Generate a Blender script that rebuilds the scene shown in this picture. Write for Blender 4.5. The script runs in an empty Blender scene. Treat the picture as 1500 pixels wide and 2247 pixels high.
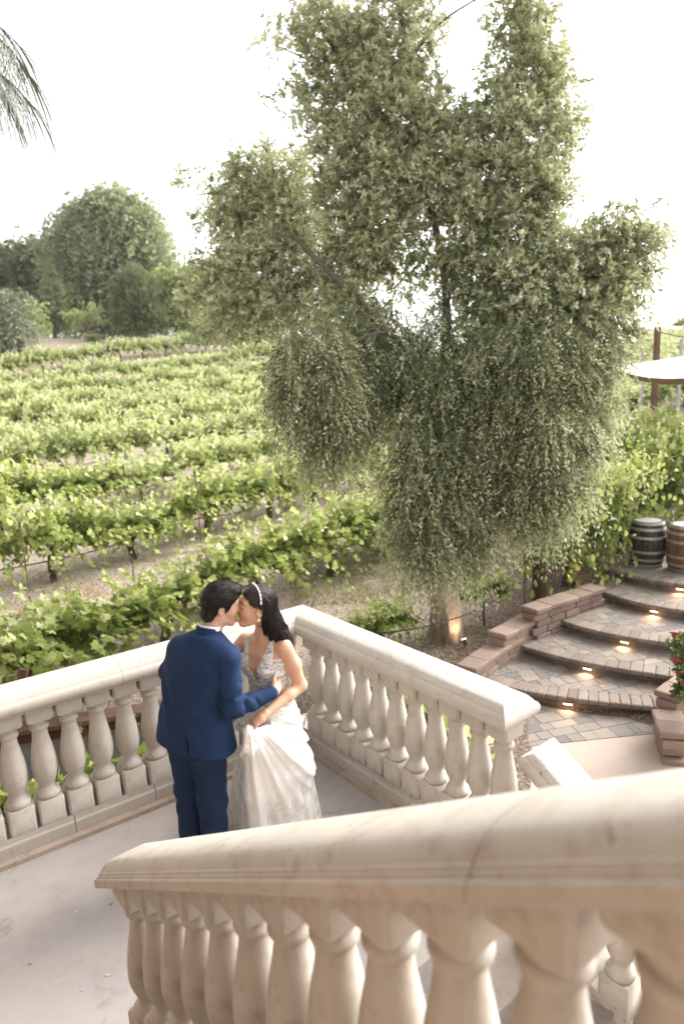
import bpy, math, random
import numpy as np
from mathutils import Vector
random.seed(7); rng = np.random.default_rng(11)
S = bpy.context.scene; COL = S.collection; R = math.radians; PI = math.pi

# ---------------------------------------------------------------- camera
cd = bpy.data.cameras.new("camera"); cam = bpy.data.objects.new("camera", cd); COL.objects.link(cam)
cd.sensor_fit = 'VERTICAL'; cd.sensor_height = 36.0; cd.lens = 24.02
cd.clip_start = 0.05; cd.clip_end = 3000
PITCH, ROLL, CH = R(11.36), R(2.64), 2.84
cF = np.array([0, math.cos(PITCH), -math.sin(PITCH)])
_r = np.array([1., 0, 0]); _u = np.array([0, math.sin(PITCH), math.cos(PITCH)])
cR = math.cos(ROLL)*_r - math.sin(ROLL)*_u; cU = math.sin(ROLL)*_r + math.cos(ROLL)*_u
from mathutils import Matrix
cam.matrix_world = Matrix(((cR[0], cU[0], -cF[0], 0), (cR[1], cU[1], -cF[1], 0), (cR[2], cU[2], -cF[2], CH), (0, 0, 0, 1)))
cd.dof.use_dof = True; cd.dof.focus_distance = 3.75; cd.dof.aperture_fstop = 2.0
S.camera = cam
# ---------------------------------------------------------------- sky, sun, exposure
SUN_EL, SUN_AZ = R(34), R(58)          # azimuth measured from +Y towards +X
w = bpy.data.worlds.new("World"); S.world = w; w.use_nodes = True
nt = w.node_tree; nt.nodes.clear()
sk = nt.nodes.new('ShaderNodeTexSky'); sk.sky_type = 'NISHITA'; sk.sun_disc = False
sk.sun_elevation = SUN_EL; sk.sun_rotation = SUN_AZ; sk.air_density = 1.0; sk.dust_density = 4.0; sk.ozone_density = 1.0
hs = nt.nodes.new('ShaderNodeHueSaturation'); hs.inputs['Saturation'].default_value = 0.10
bg = nt.nodes.new('ShaderNodeBackground'); bg.inputs['Strength'].default_value = 0.15
wo = nt.nodes.new('ShaderNodeOutputWorld')
nt.links.new(sk.outputs[0], hs.inputs['Color']); nt.links.new(hs.outputs[0], bg.inputs[0]); nt.links.new(bg.outputs[0], wo.inputs[0])
sl = bpy.data.lights.new("sun", 'SUN'); sl.energy = 1.05; sl.angle = R(30); sl.color = (1, .93, .82)
so = bpy.data.objects.new("sun", sl); COL.objects.link(so)
sd = Vector((math.sin(SUN_AZ)*math.cos(SUN_EL), math.cos(SUN_AZ)*math.cos(SUN_EL), math.sin(SUN_EL)))
so.rotation_euler = sd.to_track_quat('Z', 'Y').to_euler(); so.location = (0, 0, 30)
S.view_settings.view_transform = 'Standard'; S.view_settings.look = 'None'
S.view_settings.exposure = 1.8; S.view_settings.gamma = 1.0
S.cycles.max_bounces = 8; S.cycles.transparent_max_bounces = 12

# ---------------------------------------------------------------- helpers
def ray(px, py):
    return cR*(px-750)/1499. + cU*(1123.5-py)/1499. + cF
def at(px, py, d):                       # world point seen at (px,py) at distance d along the view axis
    v = ray(px, py)*d; return np.array([v[0], v[1], v[2]+CH])
def aty(px, py, y):
    v = ray(px, py); t = y/v[1]; return np.array([v[0]*t, y, v[2]*t+CH])
def atz(px, py, z):
    v = ray(px, py); t = (z-CH)/v[2]; return np.array([v[0]*t, v[1]*t, z])
def sst(a, b, x):
    t = np.clip((x-a)/(b-a), 0, 1); return t*t*(3-2*t)
def nrm(v):
    v = np.asarray(v, float); return v/(np.linalg.norm(v, axis=-1, keepdims=True)+1e-9)

def tag(o, label=None, cat=None, group=None, kind=None):
    if label: o['label'] = label
    if cat: o['category'] = cat
    if group: o['group'] = group
    if kind: o['kind'] = kind
    return o
def thing(name, label, cat, loc=(0, 0, 0), group=None):
    o = bpy.data.objects.new(name, None); COL.objects.link(o); o.location = [float(c) for c in loc]
    o.empty_display_size = .1
    return tag(o, label, cat, group)
def mesh(name, V, F, mat=None, smooth=False, sharp=None, tone=None, mats=None, fm=None):
    V = np.asarray(V, np.float32); me = bpy.data.meshes.new(name)
    if isinstance(F, np.ndarray):
        k = F.shape[1]; n = len(F); L = F.reshape(-1).astype(np.int32); ls = np.arange(0, n*k, k, dtype=np.int32); lt = np.full(n, k, np.int32)
    else:
        n = len(F); lt = np.array([len(f) for f in F], np.int32); L = np.fromiter((i for f in F for i in f), np.int32); ls = np.concatenate([[0], np.cumsum(lt)[:-1]]).astype(np.int32)
    me.vertices.add(len(V)); me.vertices.foreach_set('co', V.reshape(-1))
    me.loops.add(len(L)); me.loops.foreach_set('vertex_index', L)
    me.polygons.add(n); me.polygons.foreach_set('loop_start', ls); me.polygons.foreach_set('loop_total', lt)
    me.polygons.foreach_set('use_smooth', np.full(n, bool(smooth)))
    if fm is not None: me.polygons.foreach_set('material_index', np.asarray(fm, np.int32))
    me.update(calc_edges=True); me.validate()
    if sharp is not None and smooth:
        me.set_sharp_from_angle(angle=R(sharp))
    if tone is not None and len(tone) == len(me.vertices):
        a = me.attributes.new('tone', 'FLOAT', 'POINT'); a.data.foreach_set('value', np.asarray(tone, np.float32))
    for m in (mats or [mat]): me.materials.append(m)
    return me
def obj(name, me, parent=None, loc=None):
    o = bpy.data.objects.new(name, me); COL.objects.link(o)
    if parent is not None:
        o.parent = parent
        o.matrix_parent_inverse = Matrix.Identity(4)
    if loc is not None: o.location = [float(c) for c in loc]
    return o
class MB:                                 # collects several closed shapes of ONE part
    def __init__(s): s.V = []; s.F = []; s.T = []; s.n = 0
    def add(s, V, F, tone=None):
        V = np.asarray(V, float).reshape(-1, 3); s.V.append(V); s.F += [tuple(int(i)+s.n for i in f) for f in F]
        s.T.append(np.full(len(V), rng.random() if tone is None else tone)); s.n += len(V); return s
    def box(s, c, h, ax=None, ay=None, az=None, bev=0.0, tone=None):
        ax = np.array([1, 0, 0.]) if ax is None else nrm(ax); az = np.array([0, 0, 1.]) if az is None else nrm(az)
        ay = nrm(np.cross(az, ax)) if ay is None else nrm(ay); c = np.asarray(c, float)
        M = np.array([ax, ay, az])
        if bev <= 0:
            P = [(x, y, z) for z in (-1, 1) for x, y in ((-1, -1), (1, -1), (1, 1), (-1, 1))]
            V = (np.array(P)*np.array(h)) @ M + c
            return s.add(V, [(3, 2, 1, 0), (4, 5, 6, 7), (0, 1, 5, 4), (1, 2, 6, 5), (2, 3, 7, 6), (3, 0, 4, 7)], tone)
        V = []; F = []
        lv = [(-h[2], bev), (-h[2]+bev, 0), (h[2]-bev, 0), (h[2], bev)]
        for z, ins in lv:
            a, b = h[0]-ins, h[1]-ins; q = bev*.9
            V += [(-a+q, -b, z), (a-q, -b, z), (a, -b+q, z), (a, b-q, z), (a-q, b, z), (-a+q, b, z), (-a, b-q, z), (-a, -b+q, z)]
        for i in range(3):
            for j in range(8):
                k = (j+1) % 8; F.append((i*8+j, i*8+k, i*8+8+k, i*8+8+j))
        F += [tuple(range(7, -1, -1)), tuple(range(24, 32))]
        return s.add(np.array(V) @ M + c, F, tone)
    def tube(s, P, r, seg=8, tone=None, cap=True, ecc=None):
        P = np.asarray(P, float); n = len(P); r = np.broadcast_to(r, (n,))
        t = np.gradient(P, axis=0); t = nrm(t); up = np.array([0, 0, 1.]) if abs(t[0][2]) < .9 else np.array([1., 0, 0])
        V = []; a = nrm(np.cross(up, t[0]))
        for i in range(n):
            a = nrm(a - t[i]*(a@t[i])); b = np.cross(t[i], a)
            for j in range(seg):
                th = 2*PI*j/seg; rr = r[i]*(1 if ecc is None else ecc(i, th)); V.append(P[i]+rr*(math.cos(th)*a+math.sin(th)*b))
        F = [(i*seg+j, i*seg+(j+1) % seg, (i+1)*seg+(j+1) % seg, (i+1)*seg+j) for i in range(n-1) for j in range(seg)]
        if cap: F += [tuple(range(seg-1, -1, -1)), tuple(range((n-1)*seg, n*seg))]
        return s.add(V, F, tone)
    def lathe(s, prof, c, seg=24, tone=None, axis=None):
        V = []; n = len(prof)
        for r, z in prof:
            for j in range(seg):
                th = 2*PI*j/seg; V.append((r*math.cos(th), r*math.sin(th), z))
        V = np.array(V)
        if axis is not None:
            az = nrm(axis); ax = nrm(np.cross(az, [0.1, 1, .05])); ay = np.cross(az, ax); V = V @ np.array([ax, ay, az])
        F = [(i*seg+j, i*seg+(j+1) % seg, (i+1)*seg+(j+1) % seg, (i+1)*seg+j) for i in range(n-1) for j in range(seg)]
        F += [tuple(range(seg-1, -1, -1)), tuple(range((n-1)*seg, n*seg))]
        return s.add(V+np.asarray(c, float), F, tone)
    def me(s, name, mat, smooth=True, sharp=38):
        return mesh(name, np.concatenate(s.V), s.F, mat, smooth, sharp, np.concatenate(s.T))
    def build(s, name, mat, parent=None, smooth=True, sharp=38):
        return obj(name, s.me(name, mat, smooth, sharp), parent)

# ---------------------------------------------------------------- materials
class NT:
    def __init__(s, name):
        s.m = bpy.data.materials.new(name); s.m.use_nodes = True; s.t = s.m.node_tree; s.t.nodes.clear()
        s.out = s.n('ShaderNodeOutputMaterial')
    def n(s, typ, **kw):
        x = s.t.nodes.new(typ)
        for k, v in kw.items():
            if k in ('ins',): 
                for kk, vv in v.items(): s.put(x, kk, vv)
            else: setattr(x, k, v)
        return x
    def put(s, x, k, v):
        i = x.inputs[k]
        if isinstance(v, bpy.types.NodeSocket): s.t.links.new(v, i)
        elif isinstance(v, bpy.types.Node): s.t.links.new(v.outputs[0], i)
        else:
            if isinstance(v, (tuple, list)) and len(v) == 3 and i.type == 'RGBA': v = (*v, 1)
            i.default_value = v
    def coord(s, which='Object'): return s.n('ShaderNodeTexCoord').outputs[which]
    def noise(s, scale, detail=4, rough=.55, vec=None, dist=0):
        return s.n('ShaderNodeTexNoise', ins={'Scale': scale, 'Detail': detail, 'Roughness': rough, 'Distortion': dist, 'Vector': vec if vec is not None else s.coord()})
    def ramp(s, fac, stops, interp='LINEAR'):
        x = s.n('ShaderNodeValToRGB'); s.put(x, 'Fac', fac); cr = x.color_ramp; cr.interpolation = interp
        while len(cr.elements) > 1: cr.elements.remove(cr.elements[-1])
        for i, (p, c) in enumerate(stops):
            e = cr.elements[0] if i == 0 else cr.elements.new(p)
            e.position = p; e.color = (*c, 1) if hasattr(c, '__len__') else (c, c, c, 1)
        return x.outputs[0]
    def mix(s, fac, a, b, mode='MIX'):
        x = s.n('ShaderNodeMix', data_type='RGBA', blend_type=mode)
        s.put(x, 0, fac); s.put(x, 6, a); s.put(x, 7, b); return x.outputs[2]
    def math(s, op, a, b=0.0):
        x = s.n('ShaderNodeMath', operation=op); s.put(x, 0, a); s.put(x, 1, b); return x.outputs[0]
    def bump(s, h, strength=.3, dist=.01, nrmin=None):
        x = s.n('ShaderNodeBump', ins={'Height': h, 'Strength': strength, 'Distance': dist})
        if nrmin is not None: s.put(x, 'Normal', nrmin)
        return x.outputs[0]
    def bsdf(s, color, rough=.7, normal=None, **kw):
        x = s.n('ShaderNodeBsdfPrincipled'); s.put(x, 'Base Color', color); s.put(x, 'Roughness', rough)
        if normal is not None: s.put(x, 'Normal', normal)
        for k, v in kw.items(): s.put(x, k.replace('_', ' '), v)
        return x.outputs[0]
    def done(s, sh): s.put(s.out, 'Surface', sh); return s.m

def m_simple(name, col, rough=.6, var=.15, scale=20, bump=.0, **kw):
    t = NT(name); nz = t.noise(scale); c = t.mix(nz, [c*(1-var) for c in col], [min(1, c*(1+var)) for c in col])
    return t.done(t.bsdf(c, rough, t.bump(nz, bump, .004) if bump else None, **kw))
def m_stone(name, base, stain, dirt=.5, pits=True):
    t = NT(name); big = t.noise(3.0, 5); mid = t.noise(14, 6, .65); fine = t.noise(240, 2)
    c = t.mix(t.ramp(big, [(.35, 0), (.68, 1)]), base, [b*.86 for b in base])
    c = t.mix(t.math('MULTIPLY', t.ramp(mid, [(.5, 0), (.72, 1)]), dirt), c, stain)
    c = t.mix(t.math('MULTIPLY', t.ramp(fine, [(.42, 0), (.6, 1)]), .22), c, [b*.72 for b in base])
    h = t.math('ADD', t.math('MULTIPLY', fine, .5), mid)
    mk = t.math('MULTIPLY', t.ramp(t.noise(34, 3, .7, None, .6), [(.63, 0), (.67, 1)]), t.ramp(t.noise(2.6, 3), [(.46, 0), (.58, .75)])); c = t.mix(mk, c, (.20, .13, .085)); h = t.math('SUBTRACT', h, mk)
    if pits:
        v = t.n('ShaderNodeTexVoronoi', ins={'Scale': 62.0, 'Randomness': 1.0, 'Vector': t.coord()})
        sp = t.ramp(t.math('ADD', v.outputs['Distance'], t.math('MULTIPLY', t.noise(9, 3), .55)), [(.33, 1), (.38, 0)])
        c = t.mix(t.math('MULTIPLY', sp, .85), c, (.12, .08, .05)); h = t.math('SUBTRACT', h, sp)
    return t.done(t.bsdf(c, .75, t.bump(h, .35, .004)))
M = {}
M['stone'] = m_stone('cast_stone', (.50, .455, .40), (.34, .27, .20), .5)
M['stone_fore'] = m_stone('warm_shade_stone', (.50, .45, .39), (.26, .18, .12), .6, pits=False)  # cream stone again, its brown stain deepened to paint dim warm light
M['plinth'] = m_stone('plinth_stone', (.46, .415, .365), (.33, .265, .21), .35)
def m_floor():
    t = NT('landing_concrete'); a = t.noise(1.3, 6, .6); b = t.noise(5, 8, .7); f = t.noise(160, 2)
    c = t.mix(t.ramp(a, [(.35, 0), (.7, 1)]), (.37, .335, .31), (.29, .265, .255))
    c = t.mix(t.math('MULTIPLY', t.ramp(b, [(.5, 0), (.75, 1)]), .45), c, (.22, .18, .155))
    wv = t.n('ShaderNodeMapping', ins={'Vector': t.coord()}); dn = t.noise(2.2, 4)
    mx = t.n('ShaderNodeVectorMath', operation='ADD'); t.put(mx, 0, t.coord()); t.put(mx, 1, t.n('ShaderNodeVectorMath', operation='SCALE', ins={0: dn.outputs['Color'], 'Scale': .9}).outputs[0])
    v = t.n('ShaderNodeTexVoronoi', feature='DISTANCE_TO_EDGE', ins={'Scale': .55, 'Vector': mx.outputs[0]})
    cr = t.ramp(v.outputs['Distance'], [(0, 1), (.010, 0)]); cr = t.math('MULTIPLY', cr, t.ramp(t.noise(1.7), [(.48, 0), (.60, .5)]))
    c = t.mix(cr, c, (.10, .08, .065))
    return t.done(t.bsdf(c, .8, t.bump(t.math('ADD', f, b), .15, .003)))
M['floor'] = m_floor()
M['curb'] = m_stone('curb_concrete', (.40, .32, .26), (.22, .15, .11), .6, pits=False)
M['step'] = m_stone('stair_concrete', (.34, .285, .25), (.2, .14, .1), .6, pits=False)
def m_pave():
    t = NT('pavement_concrete'); a = t.noise(.9, 6, .6); b = t.noise(6, 6, .7)
    c = t.mix(t.ramp(a, [(.3, 0), (.7, 1)]), (.43, .335, .275), (.36, .285, .24))
    c = t.mix(t.math('MULTIPLY', t.ramp(b, [(.52, 0), (.7, 1)]), .35), c, (.28, .21, .17))
    return t.done(t.bsdf(c, .85, t.bump(b, .2, .004)))
M['pave'] = m_pave()
def m_tone(name, stops, rough=.85, bump=.4, sc=60, nz=.35, **kw):
    t = NT(name); a = t.n('ShaderNodeAttribute', attribute_name='tone')
    n = t.noise(sc, 5, .65); f = t.math('ADD', a.outputs['Fac'], t.math('MULTIPLY', t.math('SUBTRACT', n, .5), nz))
    c = t.ramp(f, stops)
    return t.done(t.bsdf(c, rough, t.bump(n, bump, .006), **kw))
M['paver'] = m_tone('pavers', [(0, (.145, .132, .125)), (.3, (.18, .16, .148)), (.5, (.22, .187, .162)), (.75, (.255, .21, .175)), (1, (.29, .24, .20))], bump=.2, nz=.2)
M['nosing'] = m_tone('nosing_pavers', [(0, (.15, .12, .10)), (.5, (.21, .165, .135)), (1, (.27, .21, .17))])
M['block'] = m_tone('wall_block', [(0, (.17, .115, .09)), (.5, (.225, .155, .12)), (1, (.28, .20, .155))], bump=.7, sc=45, nz=.5)
def m_ground():
    t = NT('vineyard_soil'); p = t.coord(); a = t.noise(.35, 5, .6, p); b = t.noise(2.5, 6, .7, p); f = t.noise(38, 4, .7, p)
    c = t.mix(t.ramp(b, [(.35, 0), (.65, 1)]), (.44, .36, .29), (.30, .235, .18))
    c = t.mix(t.math('MULTIPLY', t.ramp(a, [(.53, 0), (.64, 1)]), .6), c, (.34, .165, .10))
    g = t.noise(1.1, 5, .7, p, 1.0)
    c = t.mix(t.math('MULTIPLY', t.ramp(g, [(.52, 0), (.66, 1)]), .55), c, (.20, .205, .10))
    v = t.n('ShaderNodeTexVoronoi', ins={'Scale': 32.0, 'Vector': p})
    c = t.mix(t.math('MULTIPLY', t.ramp(v.outputs['Color'], [(.60, 0), (.66, 1)]), .8), c, (.50, .42, .35))
    c = t.mix(t.math('MULTIPLY', t.ramp(f, [(.5, 0), (.6, 1)]), .5), c, (.13, .09, .06))
    sx = t.n('ShaderNodeSeparateXYZ', ins={0: p}); edge = t.math('ADD', t.math('SUBTRACT', sx.outputs[0], t.math('MULTIPLY', sx.outputs[1], .35)), t.math('MULTIPLY', t.noise(.8, 3, .5, p), 1.2))
    v2 = t.n('ShaderNodeTexVoronoi', ins={'Scale': 46.0, 'Vector': p}); mul = t.mix(t.ramp(v2.outputs['Color'], [(.55, 0), (.75, 1)]), (.13, .085, .055), (.34, .25, .18))
    mul = t.mix(t.ramp(f, [(.45, 0), (.6, 1)]), mul, (.075, .05, .035))
    c = t.mix(t.ramp(edge, [(.0, 1), (.02, 0)]) if False else t.math('MULTIPLY', t.ramp(t.math('MULTIPLY', t.math('ADD', edge, 3.0), .25), [(.25, 0), (.55, 1)]), .85), c, mul)
    return t.done(t.bsdf(c, .95, t.bump(t.math('ADD', f, v.outputs['Distance']), .9, .03)))
M['ground'] = m_ground()
def m_leaf(name, stops, trans=.35, rough=.45, spec=.4, tcol=None):
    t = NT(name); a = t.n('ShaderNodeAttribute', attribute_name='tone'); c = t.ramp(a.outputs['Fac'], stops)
    p = t.bsdf(c, rough, None, Specular_IOR_Level=spec)
    tr = t.n('ShaderNodeBsdfTranslucent'); t.put(tr, 'Color', t.mix(.55, c, tcol or (.36, .42, .05), 'MIX'))
    mx = t.n('ShaderNodeMixShader'); t.put(mx, 0, trans); t.t.links.new(p, mx.inputs[1]); t.t.links.new(tr.outputs[0], mx.inputs[2])
    return t.done(mx.outputs[0])
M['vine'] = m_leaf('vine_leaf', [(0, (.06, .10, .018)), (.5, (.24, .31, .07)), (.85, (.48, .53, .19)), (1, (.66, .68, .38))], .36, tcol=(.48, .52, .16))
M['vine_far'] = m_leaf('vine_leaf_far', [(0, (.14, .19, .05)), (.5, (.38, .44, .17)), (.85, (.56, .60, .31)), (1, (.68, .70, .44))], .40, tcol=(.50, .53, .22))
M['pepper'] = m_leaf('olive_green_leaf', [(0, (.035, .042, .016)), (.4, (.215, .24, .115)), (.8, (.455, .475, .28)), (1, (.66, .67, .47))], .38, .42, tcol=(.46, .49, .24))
M['hill_leaf'] = m_leaf('hill_tree_leaf', [(0, (.17, .21, .11)), (.6, (.33, .375, .21)), (1, (.47, .51, .32))], .4, .6, tcol=(.34, .38, .18))  # tones lightened to paint distance haze into the leaves
M['hill_light'] = m_leaf('light_shrub_leaf', [(0, (.20, .24, .08)), (.6, (.38, .43, .17)), (1, (.5, .54, .27))], .4, .6, tcol=(.4, .44, .16))
M['conifer'] = m_leaf('conifer_leaf', [(0, (.09, .12, .05)), (.6, (.17, .21, .09)), (1, (.28, .32, .15))], .3, .6, tcol=(.25, .28, .12))
M['greyleaf'] = m_leaf('grey_olive_leaf', [(0, (.16, .18, .11)), (.6, (.27, .29, .19)), (1, (.38, .39, .28))], .25, .6, tcol=(.2, .22, .12))
M['palm'] = m_leaf('palm_leaf', [(0, (.035, .045, .02)), (.6, (.07, .085, .04)), (1, (.11, .12, .07))], .15, .45, tcol=(.2, .22, .06))
def m_bark(name, a, b, sc=9):
    t = NT(name); mp = t.n('ShaderNodeMapping', ins={'Vector': t.coord(), 'Scale': (1, 1, .28)}); n = t.noise(sc, 6, .7, mp.outputs[0]); f = t.noise(sc*5, 4, .7, mp.outputs[0])
    c = t.mix(t.ramp(n, [(.35, 0), (.65, 1)]), a, b); c = t.mix(t.math('MULTIPLY', f, .4), c, [x*.4 for x in a])
    return t.done(t.bsdf(c, .95, t.bump(t.math('ADD', n, f), .9, .03)))
M['bark'] = m_bark('vine_bark', (.075, .055, .042), (.17, .135, .11), 22)
M['treebark'] = m_bark('peeling_tree_bark', (.20, .14, .10), (.58, .48, .38), 9)
M['branch'] = m_bark('branch_bark', (.10, .075, .055), (.20, .16, .12), 12)
M['wood'] = m_bark('timber', (.13, .07, .048), (.22, .125, .085), 6)
M['darkwood'] = m_bark('dark_timber', (.07, .035, .02), (.16, .075, .04), 6)
M['metal'] = m_simple('rusty_steel', (.12, .085, .065), .7, .3, 40)
M['hose'] = m_simple('black_hose', (.03, .025, .022), .5, .2, 30)
M['greywall'] = m_stone('grey_render', (.20, .21, .19), (.13, .13, .12), .5, pits=False)
# ================================================================ TERRAIN AND SETTING
def T(x, y):
    x = np.asarray(x, float); y = np.asarray(y, float)
    q = (x+3.3)*-.766+(y-7.85)*.643
    qq = np.minimum(q, 46)
    zl = -.78+np.where(q > 0, .085*qq+.0008*qq*qq, .02*np.maximum(q, -8))
    s = (x-2.39)*.63+(y-7.04)*.78
    zr = -1.04+.19*np.clip(s, 0, 4.2)+.115*np.clip(y-16, 0, 62)
    w = sst(0, 1, ((x-1.2)-(y-8)*.28)/(1.6+.35*np.clip(y-11, 0, 60)))
    z = zl*(1-w)+zr*w
    for mx, my, r, h in ((-19., 50., 9., 1.8), (-33., 56., 12., 1.4), (-8., 56., 9., 1.6), (2., 60., 8., 1.2)):
        z = z+h*np.exp(-((x-mx)**2+(y-my)**2)/(2*r*r/2))
    return z+.03*np.sin(x*1.7+y*.9)*np.sin(y*1.3-x*.6)*sst(6, 9, y)
# retaining wall line below the left balustrade
RW0, RW1 = atz(-250, 1645, -.72)[:2], atz(560, 1520, -.72)[:2]
rwd = nrm(RW1-RW0); rwn = np.array([rwd[1], -rwd[0]])       # towards the camera
C0 = np.array([-.38, 4.925]); dR = np.array([math.cos(R(52.02)), -math.sin(R(52.02))]); dL = np.array([-math.cos(R(34.66)), -math.sin(R(34.66))])
nR = np.array([dR[1], -dR[0]]); nR = nR if nR[1] < 0 else -nR    # inwards, onto the landing
nL = np.array([dL[1], -dL[0]]); nL = nL if nL[1] < 0 else -nL
def ground():
    def ax(a, b, n, lo, hi, k):
        core = np.linspace(a, b, n); g = (b-a)/n; L = [a]; st = g
        while L[-1] > lo: st *= k; L.append(L[-1]-st)
        Hh = [b]; st = g
        while Hh[-1] < hi: st *= k; Hh.append(Hh[-1]+st)
        return np.array(L[:0:-1]+list(core)+Hh[1:])
    X = ax(-9, 8, 150, -900, 900, 1.09); Y = ax(3, 18, 130, -300, 1500, 1.07)
    gx, gy = np.meshgrid(X, Y); gz = T(gx, gy)
    far = np.hypot(gx, gy); gz = gz - sst(90, 400, far)*18
    d = (gx-RW0[0])*rwn[0]+(gy-RW0[1])*rwn[1]; along = (gx-RW0[0])*rwd[0]+(gy-RW0[1])*rwd[1]
    tr = (d > -.06) & (gx < -.2) & (gx > -14); gz = np.where(tr, -1.6, gz)
    # under the landing and the stairs the ground stays low
    un = (((gx-C0[0])*nR[0]+(gy-C0[1])*nR[1]) > -.3) & (gy < 5.2) ; gz = np.where(un, np.minimum(gz, -1.15), gz)
    # below the paved apron and the paver steps
    V = np.stack([gx, gy, gz], -1).reshape(-1, 3); nx, ny = len(X), len(Y)
    i = np.arange(nx*ny).reshape(ny, nx); F = np.stack([i[:-1, :-1], i[:-1, 1:], i[1:, 1:], i[1:, :-1]], -1).reshape(-1, 4)
    tag(obj('ground', mesh('ground', V, F, M['ground'], True)), kind='structure')
ground()
def slab(name, poly, zt, zb, mat, kind='structure', parent=None):
    n = len(poly); P = [(*p[:2], zb) for p in poly]+[(*p[:2], zt) for p in poly]
    if sum(poly[i][0]*poly[(i+1) % n][1]-poly[(i+1) % n][0]*poly[i][1] for i in range(n)) < 0:
        P = P[:n][::-1]+P[n:][::-1]
    F = [tuple(range(n-1, -1, -1)), tuple(range(n, 2*n))]+[(i, (i+1) % n, n+(i+1) % n, n+i) for i in range(n)]
    o = obj(name, mesh(name, P, F, mat), parent)
    return tag(o, kind=kind) if kind else o
# landing in (t along right balustrade, n inward) coordinates
def tn(t, n): return C0+dR*t+nR*n
LF = 2.06                                   # where the lower flight starts
FT = 1.62                                   # where the upper flight starts
oc = C0-nR*.19-nL*.19*1.0
oc = C0+(-nR-nL)*.19
P_l = C0+dL*7-nL*.19
slab('landing', [oc, tn(LF, -.19), tn(LF, 2.02), tn(FT, 2.02), tn(FT, 4.6), P_l+dR*5.5, P_l], 0, -1.7, M['floor'])
def curb(a, b, nrmv, off, wd, h, name):
    A, B = a, b; P = [A-nrmv*.19, B-nrmv*.19, B+nrmv*(off), A+nrmv*(off)]
    return slab(name, P, h, .003, M['curb'])
cc = C0+nR*.065+nL*.065
slab('curb', [C0+dL*7-nL*.185, oc+(nR+nL)*.005, tn(LF-.01, -.185), tn(LF-.01, .065), cc, C0+dL*7+nL*.065], .03, .002, M['curb'])
# flights
def flight(name, t0, n0, n1, sgn, count, zb):
    P = MB(); ru, ri = .281, .174
    for i in range(count):
        a = t0+ru*i; 
        if sgn < 0:
            zt = -ri*(i+1); lo = zb; b = t0+ru*(i+1)
        else:
            zt = ri*(i+1); lo = -.9; b = t0+ru*(i+1)
        c = tn((a+b)/2, (n0+n1)/2); ax = np.array([*dR, 0]); ay = np.array([*nR, 0])
        P.box((*c, (zt+lo)/2-.02), ((b-a)/2-.001, (n1-n0)/2, (zt-lo)/2-.02), ax, ay, tone=.5)
        P.box((*tn((a+b)/2-.006*(1 if sgn > 0 else -1), (n0+n1)/2), zt-.02), ((b-a)/2+.012, (n1-n0)/2, .0195), ax, ay, bev=.006, tone=.5)
    o = P.build(name, M['step'], None, True, 30); return tag(o, kind='structure')
flight('lower_stairs', LF, -.19, 2.0, -1, 6, -1.3)
flight('upper_stairs', FT+.02, 2.26, 4.4, 1, 7, -.9)

# paved yard beyond and beside the stairs
pb0, pb1 = np.array([1.716, 6.4]), np.array([3.5, 6.579]); pd = nrm(pb1-pb0)
slab('pavement', [pb0-pd*1.6, pb1+pd*14, (18, -6), tn(3.0, 5), tn(LF+.02, 2.2), tn(LF+.02, -.2), tn(.9, -.2)], -1.0, -1.25, M['pave'])
slab('lower_yard', [tn(LF+1.6, -.2), (18, -6), (6, -14), (-4, -6), tn(4.2, 6)], -1.012, -1.3, M['pave'])

# pavers: rows of mixed stones laid at an angle, each a low bevelled block of the one surface
def in_poly(p, poly):
    c = False; n = len(poly)
    for i in range(n):
        a, b = poly[i], poly[i-1]
        if (a[1] > p[1]) != (b[1] > p[1]) and p[0] < (b[0]-a[0])*(p[1]-a[1])/(b[1]-a[1])+a[0]: c = not c
    return c
def clip(poly, cl):                          # clip rectangle to a CCW polygon (convex)
    out = [np.array(p) for p in poly]; n = len(cl)
    for i in range(n):
        a = np.array(cl[i]); b = np.array(cl[(i+1) % n]); nn = np.array([-(b-a)[1], (b-a)[0]]); new = []
        for k in range(len(out)):
            p, q = out[k], out[(k+1) % len(out)]; dp, dq = (p-a)@nn, (q-a)@nn
            if dp >= 0: new.append(p)
            if dp*dq < 0: new.append(p+(q-p)*dp/(dp-dq))
        out = new
        if len(out) < 3: return []
    return out
def pavers(name, quads, z, ang, parent=None):
    e0 = np.array([math.cos(ang), math.sin(ang)]); e1 = np.array([-e0[1], e0[0]]); P = MB()
    for quad in quads:
        quad = [np.array(p, float) for p in quad]
        if sum(quad[i][0]*quad[(i+1) % len(quad)][1]-quad[(i+1) % len(quad)][0]*quad[i][1] for i in range(len(quad))) < 0: quad = quad[::-1]
        U = np.array([(q@e0, q@e1) for q in quad]); v = math.floor(U[:, 1].min()/.5)*.5
        while v < U[:, 1].max():
            for hh in (.14, .21, .15):
                r2 = np.random.default_rng(int(round(v*1000)) % 99991); u = -12-r2.random()*.3
                while u < U[:, 0].max():
                    L = float(r2.choice([.15, .21, .29])); g = .0022
                    if u+L < U[:, 0].min(): r2.normal(size=2); u += L; continue
                    rc = [e0*(u+a)+e1*(v+b) for a, b in ((g, g), (L-g, g), (L-g, hh-g), (g, hh-g))]
                    pc = clip(rc, quad)
                    if len(pc) >= 3:
                        m_ = sum(pc)/len(pc); n = len(pc); tone = float(np.clip(r2.normal(.5, .25), 0, 1)); dz = r2.normal(0, .0008)
                        V = [(*p, z-.012) for p in pc]+[(*(p+(m_-p)*.02), z+dz) for p in pc]
                        P.add(V, [tuple(range(n, 2*n))]+[(i, (i+1) % n, n+(i+1) % n, n+i) for i in range(n)], tone)
                    u += L
                v += hh
    return tag(P.build(name, M['paver'], parent, False), kind='structure')
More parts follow.
